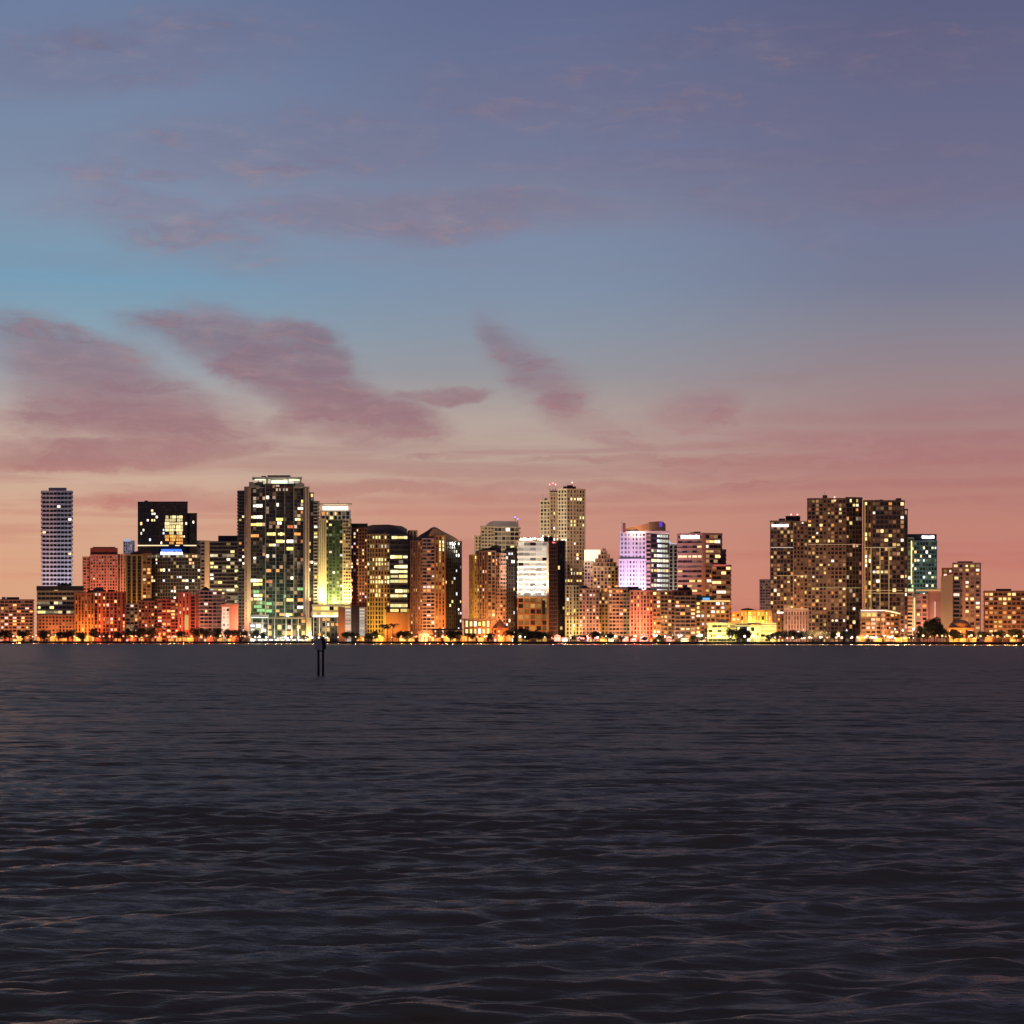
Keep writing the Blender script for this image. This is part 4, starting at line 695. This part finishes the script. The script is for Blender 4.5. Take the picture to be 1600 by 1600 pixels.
def kiosks():
    """low lit waterfront pavilions and terraces between the trees"""
    zones=[(4,372,13,('orange','red','amber')),(560,806,14,('amber','orange')),(866,1098,17,('amber','cream','pink')),(1345,1440,15,('amber','orange')),(1484,1600,18,('orange','amber'))]
    cw={'orange':('rust',(1,.36,.08)),'red':('red',(1,.2,.07)),'amber':('ochre',(1,.5,.14)),'cream':('cream',(1,.8,.5)),'pink':('pink',(1,.45,.35))}
    for a,e,step,cols in zones:
        px=a+R.random()*6
        while px<e:
            cn=R.choice(cols); wall,em=cw[cn]; off=R.uniform(22,34); w=R.uniform(7,13); hh=R.uniform(5.5,9.5); form=R.choice(('flat-roofed','gabled','awning'))
            Y=shore(px)+off; o=bpy.data.objects.new('waterfront_kiosk',None); C.objects.link(o); o.location=(X(px,Y),Y,ZG)
            wm=w*S*Y/2; h=hh*S*Y; mb=MB(); P=o.location; dp=5
            def bx(m,x0,x1,y0,y1,z0,z1): m.prism([(P.x+x0,P.y+y0),(P.x+x1,P.y+y0),(P.x+x1,P.y+y1),(P.x+x0,P.y+y1)],P.z+z0,P.z+z1)
            n=max(2,int(wm*2/2.2)); bw=wm*2/n
            for k in range(n+1): bx(mb,-wm+k*bw-.22,-wm+k*bw+.22,-.1,.4,-.2,h)
            bx(mb,-wm,wm,-.05,.38,-.2,.9); bx(mb,-wm,wm,-.06,.38,h-.9,h+.01); bx(mb,-wm,wm,.5,dp,-.2,h-.02); mb.build('wall',W(wall),o)
            for k in range(n):
                if R.random()<.75:
                    q=MB(); bx(q,-wm+k*bw+.25,-wm+(k+1)*bw-.25,.42,.48,.9,h-.95); q.build('window',L(em,R.choice((.7,1.1,1.7,2.4))),o)
            r=MB()
            if form=='flat-roofed': bx(r,-wm-.6,wm+.6,-.8,dp+.4,h,h+.35)
            elif form=='gabled':
                f=[(-wm-.7,h),(wm+.7,h),(0,h+min(3.2,wm*.7))]; A=[(P.x+x,P.y-.7,P.z+z) for x,z in f]; Bk=[(P.x+x,P.y+dp+.4,P.z+z) for x,z in f]
                r.quad(A); r.quad(Bk[::-1]); [r.quad([A[(i+1)%3],A[i],Bk[i],Bk[(i+1)%3]]) for i in range(3)]
            else:
                A=[(P.x-wm-.4,P.y-2.4,P.z+h-.9),(P.x+wm+.4,P.y-2.4,P.z+h-.9),(P.x+wm+.4,P.y+dp,P.z+h+.5),(P.x-wm-.4,P.y+dp,P.z+h+.5)]
                r.quad(A); r.quad([(x,y,z+.18) for x,y,z in A][::-1]); [r.quad([A[(i+1)%4],A[i],(A[i][0],A[i][1],A[i][2]+.18),(A[(i+1)%4][0],A[(i+1)%4][1],A[(i+1)%4][2]+.18)]) for i in range(4)]
            r.build('roof',W(R.choice(('maroon','brown','dgrey',wall))),o)
            li=bpy.data.lights.new('kiosk_lamp','POINT'); li.energy=R.uniform(1200,3200); li.color=em; li.shadow_soft_size=.4
            lo=bpy.data.objects.new('kiosk_lamp',li); C.objects.link(lo); lo.parent=o; lo.location=(0,-3.2,h*.8)
            ref=nearest_ref(px); d='%s %s kiosk'%(form,cn); key=d+ref; COUNT[key]=COUNT.get(key,0)+1
            n_=COUNT[key]; tag(o,('%slow %s from the left before %s'%(ORD[n_-1],d,ref) if n_>1 else 'low %s before %s'%(d,ref)),'kiosk','lit waterfront kiosks')
            px+=w+step*R.choice((.1,.2,.5,.9,1.6))


# ------------------------------------------------------------------ sky, light, camera
def sky():
    w=bpy.data.worlds.new('World'); bpy.context.scene.world=w; w.use_nodes=True
    n,l=w.node_tree.nodes,w.node_tree.links; bg=n['Background']
    def put(v,sock):
        if hasattr(v,'is_output'): l.new(v,sock)
        else: sock.default_value=v
    def M(op,a,b=0.0,c=None):
        q=n.new('ShaderNodeMath'); q.operation=op; put(a,q.inputs[0]); put(b,q.inputs[1])
        if c is not None: put(c,q.inputs[2])
        return q.outputs[0]
    def MR(v,a,b,c=0.,d=1.,smooth=True):
        q=n.new('ShaderNodeMapRange'); q.interpolation_type='SMOOTHSTEP' if smooth else 'LINEAR'; put(v,q.inputs[0])
        for i,x in enumerate((a,b,c,d)): put(x,q.inputs[1+i])
        return q.outputs[0]
    def MIX(f,a,b):
        q=n.new('ShaderNodeMix'); q.data_type='RGBA'; put(f,q.inputs[0]); put(a,q.inputs[6]); put(b,q.inputs[7]); return q.outputs[2]
    def ramp(v,stops,e0=-.02,e1=.30):
        q=n.new('ShaderNodeValToRGB'); cr=q.color_ramp; cr.interpolation='EASE' if False else 'LINEAR'
        st=sorted(stops)
        while len(cr.elements)<len(st): cr.elements.new(.5)
        for el,(e,c) in zip(cr.elements,st): el.position=(e-e0)/(e1-e0); el.color=lin(*c)
        put(MR(v,e0,e1,smooth=False),q.inputs[0]); return q.outputs[0]
    tc=n.new('ShaderNodeTexCoord'); sp=n.new('ShaderNodeSeparateXYZ'); l.new(tc.outputs['Generated'],sp.inputs[0])
    x,y,z=sp.outputs
    az=M('ARCTAN2',x,y); el=M('ARCSINE',z)          # azimuth from due west, elevation
    def ey(py): return (1000-py)*S
    # clear sky: evening colours by height, bluer to the south, mauve to the north
    left=ramp(el,[(-.02,(190,140,110)),(0,(214,160,128)),(ey(900),(214,162,131)),(ey(800),(209,167,143)),(ey(745),(202,173,154)),(ey(660),(185,165,158)),(ey(590),(155,162,170)),(ey(520),(132,160,178)),(ey(450),(116,156,182)),(ey(380),(124,150,174)),(ey(335),(128,145,170)),(.225,(120,138,166)),(.30,(106,122,156))])
    cen=ramp(el,[(-.02,(185,120,95)),(0,(210,144,118)),(ey(900),(207,140,120)),(ey(800),(200,147,130)),(ey(745),(190,160,146)),(ey(660),(180,164,156)),(ey(590),(150,150,156)),(ey(520),(136,148,164)),(ey(450),(126,144,168)),(ey(380),(124,138,164)),(ey(335),(124,132,156)),(.225,(112,122,152)),(.30,(96,106,142))])
    rgt=ramp(el,[(-.02,(180,108,90)),(0,(202,130,110)),(ey(900),(200,130,113)),(ey(800),(188,130,118)),(ey(745),(178,128,122)),(ey(660),(164,132,132)),(ey(590),(150,132,138)),(ey(520),(134,130,144)),(ey(450),(118,122,146)),(ey(380),(114,120,148)),(ey(335),(114,114,142)),(.225,(106,108,138)),(.30,(90,94,128))])
    c=MIX(MR(az,-.2,.0),left,cen); c=MIX(MR(az,.0,.2),c,rgt)
    # clouds, laid out in azimuth and elevation
    cv=n.new('ShaderNodeCombineXYZ'); put(az,cv.inputs[0]); put(el,cv.inputs[1])
    def noise(sx,sy,det=5,rough=.55,seed=0.):
        mp=n.new('ShaderNodeMapping'); mp.inputs['Scale'].default_value=(sx,sy,1); mp.inputs['Location'].default_value=(seed,seed*.7,seed); l.new(cv.outputs[0],mp.inputs[0])
        q=n.new('ShaderNodeTexNoise'); q.inputs['Scale'].default_value=1; q.inputs['Detail'].default_value=det; q.inputs['Roughness'].default_value=rough; l.new(mp.outputs[0],q.inputs['Vector']); return q
    wn=noise(14,30,6,.6,3.1)
    vm=n.new('ShaderNodeVectorMath'); vm.operation='MULTIPLY_ADD'; l.new(wn.outputs[1],vm.inputs[0]); vm.inputs[1].default_value=(.05,.028,0); 
    ad=n.new('ShaderNodeVectorMath'); ad.operation='ADD'; l.new(cv.outputs[0],ad.inputs[0]); ad.inputs[1].default_value=(-.025,-.014,0); l.new(ad.outputs[0],vm.inputs[2])
    fine=noise(22,60,7,.6,8.).outputs[0]; streak=noise(5,75,6,.55,5.).outputs[0]; streak2=noise(3,42,5,.5,12.).outputs[0]
    wq=n.new('ShaderNodeMapping'); wq.inputs['Scale'].default_value=(17,74,1); wq.inputs['Rotation'].default_value=(0,0,.22); l.new(vm.outputs[0],wq.inputs[0])
    fq=n.new('ShaderNodeTexNoise'); fq.inputs['Scale'].default_value=1; fq.inputs['Detail'].default_value=9; fq.inputs['Roughness'].default_value=.64; l.new(wq.outputs[0],fq.inputs['Vector']); fbm=fq.outputs[0]
    wq2=n.new('ShaderNodeMapping'); wq2.inputs['Scale'].default_value=(48,210,1); wq2.inputs['Rotation'].default_value=(0,0,.26); l.new(vm.outputs[0],wq2.inputs[0])
    fq2=n.new('ShaderNodeTexNoise'); fq2.inputs['Scale'].default_value=1; fq2.inputs['Detail'].default_value=6; fq2.inputs['Roughness'].default_value=.6; l.new(wq2.outputs[0],fq2.inputs['Vector']); fbm2=fq2.outputs[0]
    def puff(px,py,rx,ry,deg,amt,soft=.55,tex=.5):
        mp=n.new('ShaderNodeMapping'); mp.vector_type='TEXTURE'; l.new(vm.outputs[0],mp.inputs[0])
        mp.inputs['Location'].default_value=((px-800)*S,ey(py),0); mp.inputs['Rotation'].default_value=(0,0,math.radians(-deg)); mp.inputs['Scale'].default_value=(rx*S*1.38,ry*S*1.5,1)
        ln=n.new('ShaderNodeVectorMath'); ln.operation='LENGTH'; l.new(mp.outputs[0],ln.inputs[0])
        d=M('ADD',ln.outputs['Value'],M('MULTIPLY',M('SUBTRACT',.5,fine),tex*.8))
        return MR(d,1.25,.2,0.,amt)
    PUFFS=[(365,528,150,36,6,.9,.4,.3),(455,522,75,24,4,.85,.35,.25),(500,565,75,42,42,.9,.4,.3),(440,580,170,48,32,.95,.5,.35),(560,632,120,34,22,.9,.55,.4),(690,623,75,11,-2,.85,.7,.4),
           (150,590,150,55,18,.8,.6,.5),(230,655,190,45,10,.9,.5,.6),(330,680,120,22,-6,.6,.7,.7),(200,715,230,22,-5,.9,.6,.5),(110,640,90,60,0,.7,.6,.7),
           (500,655,140,18,-6,.55,.8,.6),(800,540,65,28,38,.6,.7,.5),(860,595,120,44,40,.58,.7,.5),(935,655,110,36,35,.4,.8,.5),(1085,640,75,34,-8,.5,.9,.6),(1010,665,80,25,0,.3,.9,.5),
           (1130,600,260,22,-8,.22,.9,.5),(1300,650,240,40,3,.2,.9,.5),(1250,725,400,18,-2,.5,.7,.5),(1000,715,260,8,-3,.5,.8,.3),(680,712,120,6,-2,.4,.8,.3),
           (560,768,400,13,0,.55,.8,.4),(250,782,170,14,-3,.7,.6,.4),(1050,762,300,10,-2,.5,.8,.4),(750,735,140,9,2,.35,.8,.5),
           (640,345,330,40,-2,.6,.9,.5),(300,372,200,46,14,.5,.9,.5),(140,350,110,24,0,.35,.9,.5),(1180,345,220,34,22,.3,.9,.5),(1400,335,160,34,10,.3,.9,.4),(420,250,380,60,-6,.42,.8,.5),(950,180,380,60,4,.38,.8,.5),(200,120,320,60,-8,.42,.8,.5),(1350,110,340,50,5,.34,.8,.5)]
    mask=None
    for p in PUFFS:
        v=puff(*p); mask=v if mask is None else M('MAXIMUM',mask,v)
    ero=M('ADD',M('MULTIPLY',M('SUBTRACT',fbm,.5),1.9),M('MULTIPLY',M('SUBTRACT',fbm2,.5),.9))
    soft=MR(mask,.05,.85,0.,.82)
    mask=M('MULTIPLY',MR(M('ADD',mask,M('MULTIPLY',ero,MR(mask,0.,.4))),.03,.95),MR(mask,.0,.6,.5,.95))
    mask=M('MAXIMUM',mask,soft)
    # long level bands of high cloud running north above the skyline
    wob=M('MULTIPLY',M('SUBTRACT',streak2,.5),.03)
    for (py,slope,wd,a0,a1,amt) in ((702,.012,.0042,-.10,.0,.5),(735,.018,.007,-.02,.10,.6),(775,.01,.006,-.16,-.04,.55),(668,.03,.007,.02,.14,.35),(800,.0,.004,-.28,-.22,.4)):
        dd=M('ABSOLUTE',M('SUBTRACT',M('ADD',el,wob),M('ADD',ey(py),M('MULTIPLY',az,slope))))
        bnd=M('MULTIPLY',MR(dd,wd,wd*.15,0.,amt),MR(az,a0,a1)); bnd=M('MULTIPLY',bnd,MR(fine,.3,.55,.45,1.))
        mask=M('MAXIMUM',mask,bnd)
    # thin horizontal veils low in the sky
    low=M('MULTIPLY',MR(el,.115,.085),MR(streak,.46,.64,0.,.5))
    hi=M('MULTIPLY',MR(el,.14,.2),MR(streak2,.5,.68,0.,.3))
    mask=M('MAXIMUM',mask,M('MAXIMUM',low,hi))
    ccol=ramp(el,[(0,(200,122,105)),(ey(860),(196,124,110)),(ey(780),(184,122,114)),(ey(720),(164,120,121)),(ey(650),(150,116,125)),(ey(590),(138,114,128)),(ey(530),(128,113,130)),(ey(420),(130,128,150)),(ey(335),(126,118,142)),(.30,(104,100,130))])
    ccr=ramp(el,[(0,(196,112,100)),(ey(860),(188,116,108)),(ey(780),(174,112,110)),(ey(720),(168,112,114)),(ey(650),(160,108,118)),(ey(590),(144,112,124)),(ey(530),(134,116,132)),(ey(420),(122,116,142)),(ey(335),(118,108,134)),(.30,(98,92,122))])
    ccol=MIX(MR(az,-.05,.15),ccol,ccr)
    # light edges where the cloud thins
    ccol=MIX(M('MULTIPLY',MR(fine,.5,.75),.25),ccol,lin(190,165,160))
    ccol=MIX(MR(fbm2,.45,.7,0.,.3),ccol,MIX(.5,ccol,lin(205,160,150)))
    c=MIX(mask,c,ccol)
    # the rest of the dome: dark blue overhead, darker slate in the east behind the camera
    c=MIX(MR(el,.28,.8),c,lin(52,62,96))
    east=ramp(el,[(-.02,(96,84,88)),(0,(122,102,104)),(.1,(126,108,116)),(.3,(92,92,116))]); east=MIX(MR(el,.28,.8),east,lin(52,62,96))
    c=MIX(MR(M('ABSOLUTE',az),.5,1.7),c,east)
    c=MIX(MR(el,-.01,-.05),c,lin(40,36,38))
    st=n.new('ShaderNodeTexSky'); st.sky_type='NISHITA'; st.sun_disc=False; st.sun_elevation=math.radians(SUN_EL); st.sun_rotation=math.radians(SUN_AZ)
    sc=n.new('ShaderNodeVectorMath'); sc.operation='SCALE'; l.new(st.outputs[0],sc.inputs[0]); sc.inputs['Scale'].default_value=.0012
    ad2=n.new('ShaderNodeVectorMath'); ad2.operation='ADD'; l.new(c,ad2.inputs[0]); l.new(sc.outputs[0],ad2.inputs[1])
    l.new(ad2.outputs[0],bg.inputs[0]); bg.inputs[1].default_value=1.0
    w.cycles.sampling_method='MANUAL'; w.cycles.sample_map_resolution=512
    sl=bpy.data.lights.new('sun','SUN'); sl.energy=.03; sl.angle=math.radians(10); sl.color=(1,.6,.45)
    so=bpy.data.objects.new('sun',sl); C.objects.link(so)
    a,e=math.radians(SUN_AZ),math.radians(SUN_EL); d=Vector((math.sin(a)*math.cos(e),math.cos(a)*math.cos(e),math.sin(e)))
    so.rotation_euler=(-d).to_track_quat('-Z','Y').to_euler(); so.location=(0,0,500)
SUN_AZ=-14.; SUN_EL=1.

def camera():
    cd=bpy.data.cameras.new('camera'); cd.sensor_width=36; cd.lens=36/(1600*S); cd.shift_y=200/1600; cd.clip_end=60000; cd.clip_start=.5
    o=bpy.data.objects.new('camera',cd); C.objects.link(o); o.location=(0,0,H); o.rotation_euler=(math.pi/2,0,0); bpy.context.scene.camera=o
    sc=bpy.context.scene; sc.view_settings.view_transform='Standard'; sc.view_settings.look='None'; sc.view_settings.exposure=0; sc.view_settings.gamma=1
    sc.cycles.use_denoising=True; sc.cycles.max_bounces=3; sc.cycles.diffuse_bounces=1; sc.cycles.glossy_bounces=2; sc.cycles.sample_clamp_indirect=4

sky(); camera(); setting(); marker(); buildings(); tree_mesh(); trees(); lamps(); kiosks(); rooftops()
